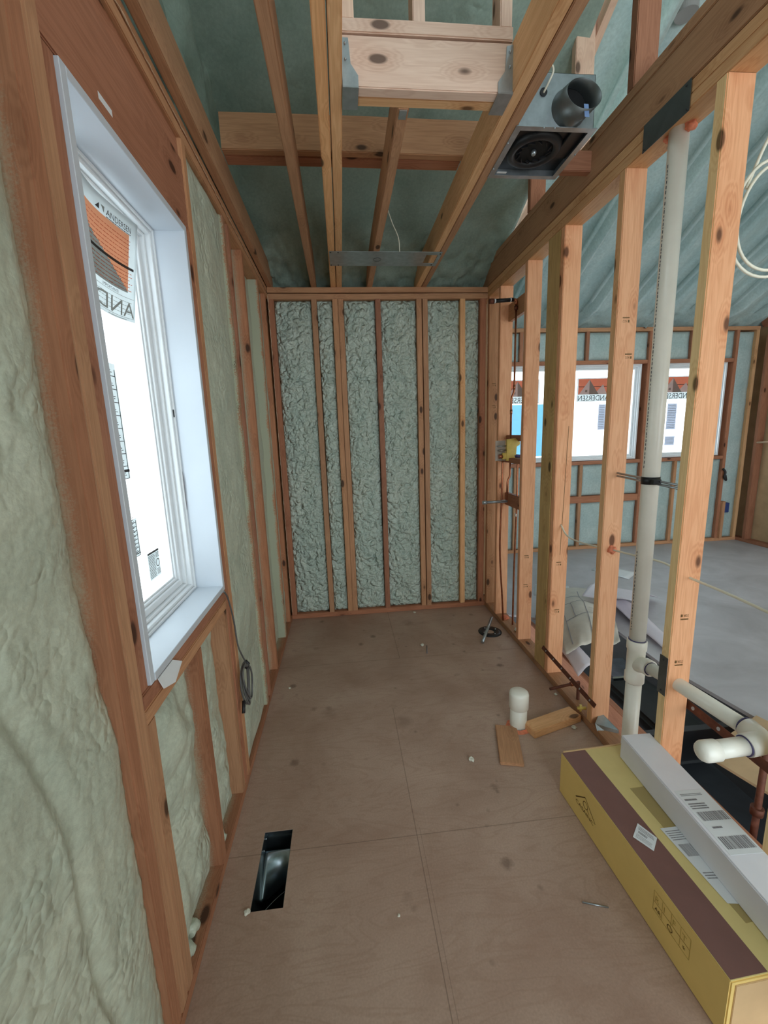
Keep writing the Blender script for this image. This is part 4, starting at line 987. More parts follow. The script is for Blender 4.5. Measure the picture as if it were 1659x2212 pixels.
tube('supply', spline([(1.096, 2.80, 1.245), (1.094, 2.80, 0.95), (1.092, 2.81, 0.60), (1.125, 2.83, 0.20), (1.140, 2.84, 0.0)], 8), 0.0065, 'copper', c1, 10)
c2 = empty('copper_pipe', (1.20, 2.70, 0.0), 'right copper supply pipe below the shower valve', 'pipe')
tube('supply', spline([(1.196, 2.78, 1.250), (1.188, 2.76, 0.90), (1.180, 2.76, 0.50), (1.178, 2.76, 0.0)], 8), 0.0065, 'copper', c2, 10)
tube('white_collar', [(1.185, 2.762, 0.845), (1.185, 2.762, 0.865)], 0.0095, 'pvc', c2, 10)
c3 = empty('tub_spout_pipe', (1.10, 2.80, 0.95), 'horizontal tub spout stub sticking out from the open wall', 'pipe')
tube('drop', fillet([(1.147, 2.79, 1.240), (1.147, 2.79, 1.125), (1.130, 2.79, 1.095), (1.128, 2.79, 0.955)], 0.02), 0.0065, 'copper', c3, 10)
tube('stub', [(0.975, 2.79, 0.950), (1.130, 2.79, 0.952)], 0.0095, 'galv', c3, 12)
tube('end_fitting', [(0.955, 2.79, 0.950), (0.982, 2.79, 0.950)], 0.0135, 'galv', c3, 12)
sealant('sealant_blob', (1.165, 2.87, 0.045), 0.030, 'orange sealant around the copper pipe at the bottom plate', 0.5, sd=6)
# rusty perforated straps
def strap(name, p0, p1, w, nrm, label, mat='rust', holes=6):
    e = empty(name, p0, label, 'strap'); a, b = Vector(p0), Vector(p1); d = (b-a).normalized(); n_ = Vector(nrm).normalized(); s = d.cross(n_).normalized()
    bm = bmesh.new(); L = (b-a).length
    c_ = [a+s*w/2, a-s*w/2, b-s*w/2, b+s*w/2]
    lo_ = [bm.verts.new(p) for p in c_]; hi_ = [bm.verts.new(p+n_*0.002) for p in c_]
    bm.faces.new(lo_); bm.faces.new(list(reversed(hi_)))
    for i in range(4): bm.faces.new((lo_[i], hi_[i], hi_[(i+1) % 4], lo_[(i+1) % 4]))
    for k in range(holes):
        c0 = a+d*(L*(k+0.5)/holes)+n_*0.0026
        bm.faces.new([bm.verts.new(c0+(d*math.cos(q*math.pi/6)+s*math.sin(q*math.pi/6))*w*0.22) for q in range(12)]).material_index = 1
    link('strap', finish(bm, 'strap'), [mat, 'paleink'], e)
    return e
strap('perforated_strap', (1.118, 2.180, 0.175), (1.122, 1.660, 0.150), 0.022, (-1, 0, 0.5), 'rusty perforated strap nailed across the cracked stud near the floor')
strap('perforated_strap', (1.216, 1.40, 0.430), (1.250, 0.80, 0.390), 0.030, (-1, 0, 0.3), 'rusty perforated strap below the white horizontal pipe at the right edge')
sp = empty('copper_stub', (1.07, 1.86, 0.14), 'weathered copper stub pipe pointing out over the bottom plate', 'pipe')
tube('stub', [(1.005, 1.865, 0.118), (1.170, 1.875, 0.135)], 0.0075, 'rust', sp, 10)
tube('valve_nut', [(1.120, 1.872, 0.130), (1.142, 1.873, 0.132)], 0.0115, 'copper', sp, 8)
tube('drop', [(1.165, 1.875, 0.130), (1.170, 1.875, -0.2)], 0.0085, 'rust', sp, 10)
sp = empty('pipe_fitting', (1.11, 1.70, 0.09), 'small brass pipe fitting low beside the stud behind the white box', 'pipe')
tube('body', [(1.085, 1.745, 0.085), (1.125, 1.735, 0.088)], 0.0075, 'brass', sp, 10)
tube('cross', [(1.100, 1.741, 0.070), (1.100, 1.741, 0.104)], 0.006, 'brass', sp, 8)
# leaning plate under the stud
bm = bmesh.new(); vs = [bm.verts.new(p) for p in ((1.124, 1.612, 0.001), (1.205, 1.600, 0.001), (1.212, 1.610, 0.052), (1.180, 1.708, 0.085), (1.126, 1.660, 0.060))]
bm.faces.new(vs); o = link('metal_sheet', finish(bm, 'metal_sheet'), 'galv'); o.modifiers.new('t', 'SOLIDIFY').thickness = 0.0015
tag(o, 'bent grey metal sheet at the foot of the stud behind the white box', 'metal sheet')

# ================================================================== FLOOR THINGS
cap = empty('capped_drain_stub', (0.793, 1.757, 0), 'white capped drain stub standing up from the plywood floor', 'pipe')
bm = bmesh.new(); sweep_mesh(bm, [(0.797, 1.772, -0.08), (0.796, 1.768, 0.13)], 0.040, 28); link('stub', finish(bm, 'stub'), 'pvc', cap)
bm = bmesh.new(); sweep_mesh(bm, [(0.796, 1.768, z) for z in (0.104, 0.108, 0.176, 0.186, 0.193, 0.196)], [0.043, 0.0465, 0.0465, 0.044, 0.034, 0.006], 32); link('cap', finish(bm, 'cap'), 'pvc', cap)
bm = bmesh.new()
rg = [[], []]
for k in range(30):
    a = 2*math.pi*k/30; r_ = 0.050+0.008*noise.noise(Vector((math.cos(a)*2, math.sin(a)*2, 1)))
    r_ += 0.008; rg[0].append(bm.verts.new((0.796+r_*math.cos(a), 1.765+r_*math.sin(a), 0.0005))); rg[1].append(bm.verts.new((0.796+0.040*math.cos(a), 1.765+0.040*math.sin(a), 0.009+0.004*noise.noise(Vector((a*3, 0, 0))))))
for k in range(30): f = bm.faces.new((rg[0][k], rg[0][(k+1) % 30], rg[1][(k+1) % 30], rg[1][k])); f.smooth = True
o = link('sealant_ring', finish(bm, 'sealant_ring'), 'orange'); tag(o, 'orange foam sealant ring on the floor around the capped stub', 'sealant')
def plank(corners, h, label, mat, name='wood_offcut'):
    c = Vector(((corners[0][0]+corners[2][0])/2, (corners[0][1]+corners[2][1])/2, h/2))
    a = Vector(corners[0]+(0,)); b = Vector(corners[1]+(0,)); d = Vector(corners[3]+(0,))
    u = (b-a); v_ = (d-a); L, w = u.length, v_.length; ang = math.atan2(u.y, u.x)
    bm = bmesh.new(); bm_box(bm, -h/2, h/2, -w/2, w/2, -L/2, L/2)
    bmesh.ops.bevel(bm, geom=bm.edges[:], offset=min(0.0025, h*0.2), segments=2, affect='EDGES')
    mw = Matrix.Translation(c) @ Matrix.Rotation(ang, 4, 'Z') @ Matrix.Rotation(math.pi/2, 4, 'Y')
    return tag(link(name, finish(bm, name), mat, rotm=mw), label, 'wood offcut')
plank([(0.836, 1.672), (1.113, 1.752), (1.092, 1.828), (0.815, 1.748)], 0.038, 'thick wood block on the floor beside the white capped stub', 'tan')
plank([(0.618, 1.542), (0.683, 1.779), (0.781, 1.754), (0.716, 1.516)], 0.014, 'thin flat wood scrap lying in front of the white capped stub', 'brown')
df = empty('shower_drain', (1.004, 2.748, 0), 'black round shower drain flange on the floor near the back right', 'drain')
bm = bmesh.new()
prof = [(0.083, 0.0), (0.083, 0.004), (0.062, 0.008), (0.045, 0.007), (0.030, 0.003), (0.028, -0.02)]
rings = [[bm.verts.new((1.004+r*math.cos(2*math.pi*k/36), 2.748+r*math.sin(2*math.pi*k/36), z)) for k in range(36)] for r, z in prof]
for a, b in zip(rings[:-1], rings[1:]):
    for k in range(36): f = bm.faces.new((a[k], a[(k+1) % 36], b[(k+1) % 36], b[k])); f.smooth = True
bm.faces.new(rings[-1]); link('flange', finish(bm, 'flange'), 'black', df)
for a in (0.4, 2.0, 3.5, 5.1):
    bm = bmesh.new(); bmesh.ops.create_uvsphere(bm, u_segments=8, v_segments=6, radius=0.006); link('bolt', finish(bm, 'bolt', True), 'galv', df, loc=(1.004+0.052*math.cos(a), 2.748+0.052*math.sin(a), 0.009))
tag(tube('metal_rod', [(0.893, 2.585, 0.012), (1.035, 2.800, 0.085)], 0.0105, 'galv', None, 14), 'short metal tube leaning across the black shower drain', 'metal tube')
# floor duct boot
db = empty('floor_duct', (-0.306, 1.22, -0.02), 'open rectangular sheet metal duct boot in the floor hole', 'duct')
bm = bmesh.new(); z0 = -0.29; tt = 0.0015
for a in ((HX0, HX0+tt, HY0, HY1), (HX1-tt, HX1, HY0, HY1), (HX0, HX1, HY0, HY0+tt), (HX0, HX1, HY1-tt, HY1)): bm_box(bm, a[0], a[1], a[2], a[3], z0, -0.002)
link('collar', finish(bm, 'collar'), 'duct', db)
bm = bmesh.new(); n_ = 14; rows = []
for i in range(n_+1):
    row = []
    for j in range(9):
        u = i/n_; w_ = j/8; ye = 1.275-0.075*(1-w_)**1.5
        y = 1.325+(ye-1.325)*u; z = -0.052-0.070*u**1.5-0.016*math.sin(math.pi*w_)*u
        row.append(bm.verts.new((HX0+0.002+(HX1-HX0-0.004)*w_, y, z)))
    rows.append(row)
for i in range(n_):
    for j in range(8): f = bm.faces.new((rows[i][j], rows[i+1][j], rows[i+1][j+1], rows[i][j+1])); f.smooth = True
o = link('throat', finish(bm, 'throat'), 'duct', db); o.modifiers.new('t', 'SOLIDIFY').thickness = 0.001
box('duct_bottom', HX0-0.002, HX1+0.002, HY0-0.002, HY1+0.002, -0.30, -0.29, 'blackdeep', db)
tube('rim', [(HX0+0.004+ (HX1-HX0-0.008)*k/12, 1.262-0.075*(1-k/12)**1.5, -0.150) for k in range(13)], 0.0018, 'duct', db, 6)
for y, z in ((1.345, -0.02), (1.30, -0.022)):
    bm = bmesh.new(); bmesh.ops.create_uvsphere(bm, u_segments=8, v_segments=6, radius=0.003); link('rivet', finish(bm, 'rivet', True), 'galv', db, loc=(HX0+0.004, y, z))
# crumbs
def crumb(x, y, r, label, mat='foambit', sd=0, z=0.0):
    bm = bmesh.new(); bmesh.ops.create_icosphere(bm, subdivisions=2, radius=r)
    for v_ in bm.verts: v_.co *= 1+0.6*noise.noise(v_.co*(1.3/r)+Vector((sd, 1, 0))); v_.co.z *= 0.6
    return tag(link('foam_crumb', finish(bm, 'foam_crumb'), mat, loc=(x, y, z+r*0.5)), label, 'foam crumb')
crumb(-0.364, 1.085, 0.009, 'white foam crumb at the near corner of the floor duct', sd=1)
crumb(0.503, 1.585, 0.013, 'chunky white foam crumb left of the thin wood scrap', sd=2)
crumb(0.482, 2.63, 0.012, 'white crumb on the floor toward the back wall', sd=3)
crumb(1.055, 1.716, 0.011, 'white crumb in front of the thick wood block', sd=4)
crumb(0.52, 3.17, 0.010, 'white crumb at the foot of the back wall plate', sd=5)
crumb(1.10, 1.98, 0.008, 'tiny white crumb beside the right bottom plate', sd=6)
crumb(1.17, 2.66, 0.018, 'pale foam crumb on the right bottom plate', sd=7, z=0.038)
crumb(0.10, 1.02, 0.004, 'tiny pale crumb on the bare floor left of the yellow carton', sd=8)
crumb(-0.375, 2.26, 0.007, 'small crumb on the floor by the left bottom plate', sd=9)
o = tube('nail', [(0.665, 0.985, 0.003), (0.735, 0.962, 0.003)], 0.0022, 'galv', None, 8); tag(o, 'loose nail on the floor left of the yellow carton', 'nail')
o = tube('nail', [(0.492, 2.52, 0.003), (0.512, 2.62, 0.003)], 0.003, 'greyink', None, 8); tag(o, 'small dark screw on the floor near the back', 'screw')

# ================================================================== BOXES
yb = empty('yellow_carton', (0.96, 1.03, 0), 'long yellow cardboard carton with maroon stripe on the floor', 'carton')
A = Vector((0.803, 1.384, 0)); B = Vector((0.827, 0.668, 0)); dl = (B-A).normalized(); wv = Vector((-dl.y, dl.x, 0))  # +X side
Lb = (B-A).length; Wb = 0.300; Hb = 0.176
fy_ = lambda a, w, z: A+dl*a+wv*w+Vector((0, 0, z))
def obox(name, a0, a1, w0, w1, z0, z1, mat, parent, fn, bev=0.0015):
    bm = bmesh.new(); vs = [bm.verts.new(fn(*p)) for p in ((a0, w0, z0), (a0, w1, z0), (a1, w1, z0), (a1, w0, z0), (a0, w0, z1), (a0, w1, z1), (a1, w1, z1), (a1, w0, z1))]
    for q in ((0,3,2,1),(4,5,6,7),(0,1,5,4),(1,2,6,5),(2,3,7,6),(3,0,4,7)): bm.faces.new([vs[i] for i in q])
    bmesh.ops.recalc_face_normals(bm, faces=bm.faces[:])
    if bev: bmesh.ops.bevel(bm, geom=bm.edges[:], offset=bev, segments=2, affect='EDGES')
    return link(name, finish(bm, name), mat, parent)
obox('body', 0, Lb, 0, Wb, 0.001, Hb-0.002, 'carton', yb, fy_, 0.003)
obox('top_panel', 0.002, Lb-0.002, 0.001, Wb-0.001, Hb-0.003, Hb-0.0005, 'cartontop', yb, fy_, 0.0006)
obox('stripe', 0.004, Lb-0.004, 0.002, 0.100, Hb-0.002, Hb, 'maroon', yb, fy_, 0.0003)
obox('end_flap', Lb-0.002, Lb+0.003, 0.012, Wb-0.01, 0.006, Hb-0.012, 'cartonraw', yb, fy_, 0.001)
obox('far_edge', -0.003, 0.004, 0.01, Wb-0.01, Hb-0.012, Hb+0.002, 'cartonraw', yb, fy_, 0.001)
obox('tape', 0.20, 0.62, 0.145, 0.215, Hb-0.0005, Hb+0.0003, 'tape', yb, fy_, 0)
sidef = lambda u, v, l: A+dl*u+wv*(-l)+Vector((0, 0, v))
bm = bmesh.new()
map_text(bm, sidef, 'CASAINC', 0.112, 0.062, 0.020, 0.0006, width=0.105)
def thick_line(bm, fn, p, q, w, l):
    d = Vector((q[0]-p[0], q[1]-p[1])).normalized(); n_ = Vector((-d.y, d.x))*w/2
    map_poly(bm, fn, [(p[0]+n_.x, p[1]+n_.y), (q[0]+n_.x, q[1]+n_.y), (q[0]-n_.x, q[1]-n_.y), (p[0]-n_.x, p[1]-n_.y)], l)
thick_line(bm, sidef, (0.110, 0.082), (0.165, 0.128), 0.004, 0.0006); thick_line(bm, sidef, (0.165, 0.128), (0.226, 0.078), 0.003, 0.0006)
for k in range(16):
    a0, a1 = 2*math.pi*k/16, 2*math.pi*(k+1)/16
    thick_line(bm, sidef, (0.168+0.013*math.cos(a0), 0.098+0.013*math.sin(a0)), (0.168+0.013*math.cos(a1), 0.098+0.013*math.sin(a1)), 0.0025, 0.0006)
thick_line(bm, sidef, (0.178, 0.090), (0.190, 0.082), 0.0025, 0.0006)
link('logo', finish(bm, 'logo'), 'ink', yb)
bm = bmesh.new()
for u0, v0, u1, v1 in ((0.490, 0.078, 0.612, 0.108), (0.490, 0.108, 0.612, 0.142)):
    for p, q in (((u0, v0), (u1, v0)), ((u1, v0), (u1, v1)), ((u1, v1), (u0, v1)), ((u0, v1), (u0, v0))): thick_line(bm, sidef, p, q, 0.0016, 0.0006)
for k, ch in enumerate('RIFT'): map_text(bm, sidef, ch, 0.496+k*0.030, 0.113, 0.026, 0.0006)
for k in (1, 2, 3): thick_line(bm, sidef, (0.490+0.0305*k, 0.078), (0.490+0.0305*k, 0.142), 0.0014, 0.0006)
link('symbols', finish(bm, 'symbols'), 'inklight', yb)
bm = bmesh.new(); map_text(bm, sidef, 'AR', 0.496, 0.084, 0.018, 0.0007); map_text(bm, sidef, 'O', 0.540, 0.081, 0.026, 0.0007); map_text(bm, sidef, '*', 0.590, 0.080, 0.024, 0.0007)
link('symbols', finish(bm, 'symbols'), 'ink', yb)
topf = lambda u, v, l: Vector((u, v, Hb+0.0008+l))
lab = empty('shipping_label', (0.88, 1.01, Hb), 'small white shipping label stuck across the maroon stripe', 'label')
quad = [(0.888, 1.061), (0.913, 1.007), (0.873, 0.970), (0.842, 1.020)]
def qmap(q):
    a, b, c, d = [Vector(p) for p in q]
    return lambda u, v, l: (lambda p: Vector((p.x, p.y, Hb+0.0012+l)))(a*(1-u)*(1-v)+b*u*(1-v)+c*u*v+d*(1-u)*v)
qf = qmap(quad); bm = bmesh.new(); map_quad(bm, qf, 0, 1, 0, 1, 0); link('sheet', finish(bm, 'sheet'), 'paper', lab).modifiers.new('t', 'SOLIDIFY').thickness = 0.0003
bm = bmesh.new(); scribble(bm, qf, 0.1, 0.9, 0.1, 0.35, 3, 0.0004, 0.5); barcode(bm, qf, 0.15, 0.6, 0.4, 0.55, 0.0004); scribble(bm, qf, 0.1, 0.9, 0.62, 0.9, 4, 0.0004, 0.35)
link('print', finish(bm, 'print'), 'greyink', lab)
lab = empty('packing_slip', (0.97, 0.92, Hb), 'crumpled packing slip pouch partly tucked under the white box', 'label')
qf = qmap([(0.945, 1.035), (1.030, 1.035), (1.030, 0.805), (0.962, 0.815)])
bm = bmesh.new(); map_quad(bm, qf, 0, 1, 0, 1, 0.0); link('sheet', finish(bm, 'sheet'), 'paper', lab).modifiers.new('t', 'SOLIDIFY').thickness = 0.0003
bm = bmesh.new(); scribble(bm, qf, 0.08, 0.7, 0.04, 0.20, 5, 0.0004, 0.4); scribble(bm, qf, 0.1, 0.7, 0.62, 0.72, 3, 0.0004, 0.5); barcode(bm, qf, 0.12, 0.8, 0.25, 0.42, 0.0004); link('print', finish(bm, 'print'), 'greyink', lab)
# white box on top
wb = empty('white_carton', (1.07, 0.95, Hb), 'long white box lying on top of the yellow carton', 'carton')
A2 = Vector((1.013, 1.330, 0)); d2 = Vector((-0.047, -1, 0)).normalized(); w2 = Vector((-d2.y, d2.x, 0))
fw_ = lambda a, w, z: A2+d2*a+w2*w+Vector((0, 0, z))
H1, H2 = Hb+0.001, 0.272
obox('body', 0, 0.86, 0, 0.112, H1, H2-0.002, 'carton_white', wb, fw_, 0.002)
obox('lid', 0, 0.86, 0.0022, 0.112, H2-0.0045, H2, 'carton_white', wb, fw_, 0.001)
wt = lambda u, v, l: fw_(u, v, H2+0.0005+l)
wr = lambda u, v, l: fw_(v, u, H2+0.0005+l)      # text reads across the box
lab = empty('shipping_label', tuple(fw_(0.36, 0.05, H2)), 'large shipping label with two barcodes on the white box top', 'label')
bm = bmesh.new(); map_quad(bm, wt, 0.26, 0.47, 0.012, 0.110, 0); link('sheet', finish(bm, 'sheet'), 'paper', lab).modifiers.new('t', 'SOLIDIFY').thickness = 0.0003
bm = bmesh.new()
scribble(bm, wr, 0.020, 0.090, 0.272, 0.282, 2, 0.0006, 0.4); scribble(bm, wr, 0.020, 0.060, 0.290, 0.300, 1, 0.0006, 0.6); scribble(bm, wr, 0.020, 0.075, 0.306, 0.330, 3, 0.0006, 0.5)
barcode(bm, wr, 0.022, 0.108, 0.338, 0.368, 0.0006, n=30); scribble(bm, wr, 0.030, 0.060, 0.385, 0.395, 1, 0.0006, 0.6); barcode(bm, wr, 0.020, 0.106, 0.418, 0.455, 0.0006, n=30)
link('print', finish(bm, 'print'), 'greyink', lab)

# ================================================================== OPEN JOIST BAY
lumber(1.352, 1.390, 0.40, 3.05, -0.20, -0.012, 'red', 'floor joist exposed in the open bay behind the right wall', 'floor_joist', 'joist')
lumber(1.93, 1.968, 0.40, 1.67, -0.22, -0.022, 'brown', 'floor joist under the far floor edge at the right', 'floor_joist', 'joist')
o = box('duct_run', 1.45, 1.86, 1.05, 3.0, -0.56, -0.32, 'tee', None, 0.01); tag(o, 'dark wrapped duct down in the open joist bay', 'duct')
o = box('sheet_metal_duct', 1.66, 1.88, 2.30, 2.52, -0.32, -0.15, 'duct', None, 0.008); tag(o, 'grey sheet metal duct piece in the open bay behind the drain pipe', 'duct')
o = box('duct_run', 1.56, 1.84, 1.72, 2.24, -0.30, -0.12, 'rubber', None, 0.02, 3); tag(o, 'black duct box in the open bay right of the drain pipe', 'duct')
o = box('blocking_board', 1.40, 1.92, 1.655, 1.69, -0.20, -0.03, 'black', None, 0.002); tag(o, 'dark cross board in the open bay below the horizontal pipe', 'board')
tag(tube('flexible_hose', spline([(1.62, 3.02, -0.03), (1.50, 2.95, 0.02), (1.42, 2.80, 0.01), (1.44, 2.60, -0.1)], 8), 0.035, 'rubber', None, 14), 'black flexible hose in the bay behind the cracked stud', 'hose')
o = prism('plywood_piece', [(1.515, 1.475), (1.70, 0.93), (2.20, 0.95), (1.97, 1.66)], 0.001, 0.013, 'board', None, Matrix.Translation((0, 0, 0))); tag(o, 'loose plywood piece over the far floor edge at the right', 'plywood')
p_ = empty('copper_pipe', (1.42, 1.15, -0.3), 'dark copper pipe rising in front of the plywood piece at right', 'pipe')
tube('pipe', [(1.42, 1.15, -0.3), (1.425, 1.15, 0.34)], 0.011, 'rust', p_, 10)
tube('fitting', [(1.422, 1.15, 0.045), (1.422, 1.15, 0.075)], 0.020, 'rust', p_, 10)

# ---- drawing sheets on the far floor
def sheet(name, fn, nu, nv, mat, label, prints=None):
    e = empty(name, tuple(fn(0.5, 0.5)), label, 'paper')
    bm = bmesh.new(); g = [[bm.verts.new(fn(i/nu, j/nv)) for j in range(nv+1)] for i in range(nu+1)]
    for i in range(nu):
        for j in range(nv): f = bm.faces.new((g[i][j], g[i+1][j], g[i+1][j+1], g[i][j+1])); f.smooth = True
    o = link('sheet', finish(bm, name), mat, e); md = o.modifiers.new('t', 'SOLIDIFY'); md.thickness = 0.0015
    if prints:
        bm = bmesh.new()
        for p in prints:
            for k in range(p[4] if len(p) > 4 else 10):
                nn_ = p[4] if len(p) > 4 else 10
                a = (p[0]+(p[2]-p[0])*k/nn_, p[1]+(p[3]-p[1])*k/nn_); b = (p[0]+(p[2]-p[0])*(k+1)/nn_, p[1]+(p[3]-p[1])*(k+1)/nn_)
                A_, B_ = fn(*a), fn(*b); d = (B_-A_).normalized(); s = d.cross(Vector((0, 0, 1))).normalized()*0.0025; l = Vector((-0.002, -0.003, 0.004))
                bm.faces.new([bm.verts.new(q) for q in (A_-s+l, B_-s+l, B_+s+l, A_+s+l)])
        link('print', finish(bm, 'print'), 'greyink', e)
    return e
def bil(c, u, v): return Vector(c[0])*(1-u)*(1-v)+Vector(c[1])*u*(1-v)+Vector(c[2])*u*v+Vector(c[3])*(1-u)*v
c1_ = [(1.300, 2.24, 0.05), (1.70, 2.31, 0.06), (2.28, 3.30, 0.02), (1.70, 3.35, 0.02)]
def f1(u, v):
    p = bil(c1_, u, v); p.z += 0.10*math.sin(math.pi*min(1, u*1.1))*math.exp(-((v-0.35)/0.35)**2)+0.02*fbm(u*3, v*4, 2)+0.03; return p
pr = [(0.15, 0.05, 0.15, 0.9), (0.5, 0.05, 0.5, 0.9), (0.8, 0.1, 0.8, 0.95), (0.85, 0.1, 0.85, 0.95), (0.15, 0.3, 0.8, 0.3), (0.15, 0.55, 0.8, 0.55), (0.5, 0.12, 0.8, 0.12), (0.15, 0.75, 0.5, 0.75), (0.55, 0.4, 0.75, 0.4), (0.3, 0.3, 0.3, 0.55)]
sheet('drawing_sheet', f1, 26, 30, 'plan', 'dirty curling building drawing behind the stud left of the drain pipe', pr)
def f2(u, v):
    c = [(1.30, 2.10, 0.02), (1.46, 2.14, 0.02), (1.52, 2.75, 0.03), (1.40, 2.75, 0.05)]
    p = bil(c, u, v); p.z += 0.05*math.sin(math.pi*u)+0.012*fbm(u*2, v*3, 7)+0.0; return p
sheet('white_sheet', f2, 14, 20, 'lilac', 'white rolled sheet end low behind the cracked pink stud')
def f3(u, v):
    c = [(1.79, 2.90, 0.16), (1.96, 2.58, 0.24), (2.55, 3.05, 0.03), (2.28, 3.40, 0.03)]
    p = bil(c, u, v); p.z += 0.06*math.sin(math.pi*v)*(1-0.4*u)+0.01*fbm(u*2, v*2, 9); return p
sheet('white_sheet', f3, 20, 20, 'lilac', 'folded white sheet corner on top of the dirty drawing')
def f4(u, v):
    c = [(1.98, 2.22, 0.02), (2.10, 2.28, 0.02), (2.28, 2.95, 0.02), (2.10, 3.05, 0.05)]
    p = bil(c, u, v); p.z += 0.03*math.sin(math.pi*u)+0.008*fbm(u*2, v*3, 11); return p
sheet('white_sheet', f4, 14, 20, 'lilac', 'long white sheet edge on the far floor right of the drain pipe')
def f5(u, v):
    c = [(2.48, 3.88, 0.003), (2.66, 3.56, 0.003), (2.86, 3.72, 0.003), (2.66, 4.02, 0.003)]; p = bil(c, u, v); p.z += 0.004*math.sin(3*u); return p
sheet('loose_leaf', f5, 6, 6, 'paper', 'single bluish white leaf lying farther out on the far floor')
def f6(u, v):
    c = [(1.62, 3.35, 0.003), (1.86, 3.22, 0.003), (2.0, 3.45, 0.003), (1.75, 3.60, 0.003)]; p = bil(c, u, v); p.z += 0.02*u*v; return p
sheet('loose_leaf', f6, 6, 6, 'paper', 'white leaf on the far floor behind the shower wall studs')

# ================================================================== FAR ROOM
YF = 4.62; FD = 0.14
def fl(x0, x1, z0, z1, mat, label, name='wood_stud', cat='stud', dy=0.0):
    return lumber(x0, x1, YF+dy, YF+FD, z0, z1, mat, label, name, cat)
fl(1.23, 4.83, 0, 0.038, 'brown', 'bottom plate under the far room window wall', 'bottom_plate', 'plate')
fl(1.23, 4.83, 2.475, 2.515, 'brown', 'top plate along the far room window wall', 'top_plate', 'plate')
heads = ('left', 'middle', 'right')
for (a, b), nm in zip(WIN, heads):
    fl(a-0.04, b+0.04, 2.13, 2.17, 'red', 'header board over the %s far window' % nm, 'window_header', 'beam')
    fl(a-0.04, b+0.04, 1.015, 1.055, 'red', 'sill board under the %s far window' % nm, 'rough_sill', 'sill board')
for x, lb in ((1.52, 'far wall stud left of the left far window'), (2.45, 'far wall stud between the left and middle far windows'), (2.495, 'doubled far wall stud beside the middle far window'),
              (3.485, 'far wall stud right of the middle far window'), (3.60, 'far wall stud left of the right far window'), (4.545, 'far wall stud right of the right far window')):
    fl(x, x+0.038, 0.038, 2.475, 'red', lb)
for x, lb in ((2.74, 'short cripple stud under the middle far window'), (3.06, 'second cripple stud under the middle far window'), (3.92, 'wide brown cripple under the right far window'), (1.95, 'cripple stud under the left far window')):
    fl(x, x+0.038, 0.038, 1.015, 'brown', lb, 'cripple_stud')
for x, lb in ((2.74, 'short stud above the middle far window'), (3.24, 'right short stud above the middle far window'), (3.99, 'short stud above the right far window'), (1.98, 'short stud above the left far window')):
    fl(x, x+0.038, 2.17, 2.475, 'red', lb, 'cripple_stud')
fl(2.535, 3.485, 0.565, 0.645, 'red', 'horizontal blocking board under the middle far window', 'blocking_board', 'board')
lumber(4.583, 4.620, 4.592, 4.640, 0.038, 0.50, 'brown', 'short block beside the blue plastic box on the far wall', 'block', 'board')
fl(4.79, 4.83, 0.038, 2.475, 'tan', 'corner stud of the far window wall', 'wood_stud', 'stud')
o = box('electrical_box', 4.620, 4.675, 4.590, 4.640, 0.36, 0.48, 'blue', None, 0.006); tag(o, 'blue plastic electrical box on the far wall', 'electrical box')
o = tube('cable_clump', spline([(4.54, 4.60, 0.90), (4.565, 4.59, 0.86), (4.56, 4.59, 0.80), (4.585, 4.59, 0.76), (4.57, 4.59, 0.82)], 6), 0.012, 'black', None, 8); tag(o, 'small black cable clump on the far wall by the right window', 'cable')
def ff(a, b, z0, z1, label, sd):
    foam_patch('foam_insulation', (a, YF, z0), (1, 0, 0), (0, 0, 1), (0, -1, 0), b-a, z1-z0, 0.035, 0.025, label, 'foamfar', 0.03, rough=0.018, rsc=6, seed=sd)
ff(2.575, 2.735, 0.04, 0.56, 'lower left foam pocket under the middle far window', 51); ff(2.78, 3.055, 0.04, 0.56, 'lower foam pocket between the cripples under the middle far window', 52)
ff(3.10, 3.48, 0.04, 0.56, 'lower right foam pocket under the middle far window', 53); ff(2.575, 2.735, 0.65, 1.01, 'upper left foam pocket under the middle far window', 54)
ff(2.78, 3.055, 0.65, 1.01, 'upper foam pocket between the cripples under the middle far window', 55); ff(3.10, 3.48, 0.65, 1.01, 'upper right foam pocket under the middle far window', 56)
ff(3.525, 3.60, 0.04, 2.46, 'thin foam strip between the middle and right far windows', 57)
ff(3.64, 3.92, 0.04, 1.01, 'foam pocket left of the brown cripple under the right far window', 58); ff(3.96, 4.54, 0.04, 1.01, 'foam pocket right of the brown cripple under the right far window', 59)
ff(4.585, 4.79, 0.04, 2.46, 'tall green foam bay in the far right corner', 60)
ff(2.535, 2.74, 2.175, 2.47, 'foam pocket above the middle far window, left', 61); ff(2.78, 3.24, 2.175, 2.47, 'foam pocket above the middle far window, centre', 62); ff(3.28, 3.485, 2.175, 2.47, 'foam pocket above the middle far window, right', 63)
ff(3.64, 3.99, 2.175, 2.47, 'foam pocket above the right far window, left', 64); ff(4.03, 4.545, 2.175, 2.47, 'foam pocket above the right far window, right', 65)
ff(1.56, 1.95, 0.04, 1.01, 'foam pocket under the left far window, left', 66); ff(1.99, 2.45, 0.04, 1.01, 'foam pocket under the left far window, right', 67)
ff(1.56, 1.98, 2.175, 2.47, 'foam pocket above the left far window, left', 68); ff(2.02, 2.45, 2.175, 2.47, 'foam pocket above the left far window, right', 69)
ff(1.23, 1.52, 0.04, 2.46, 'tall foam bay left of the left far window', 70)
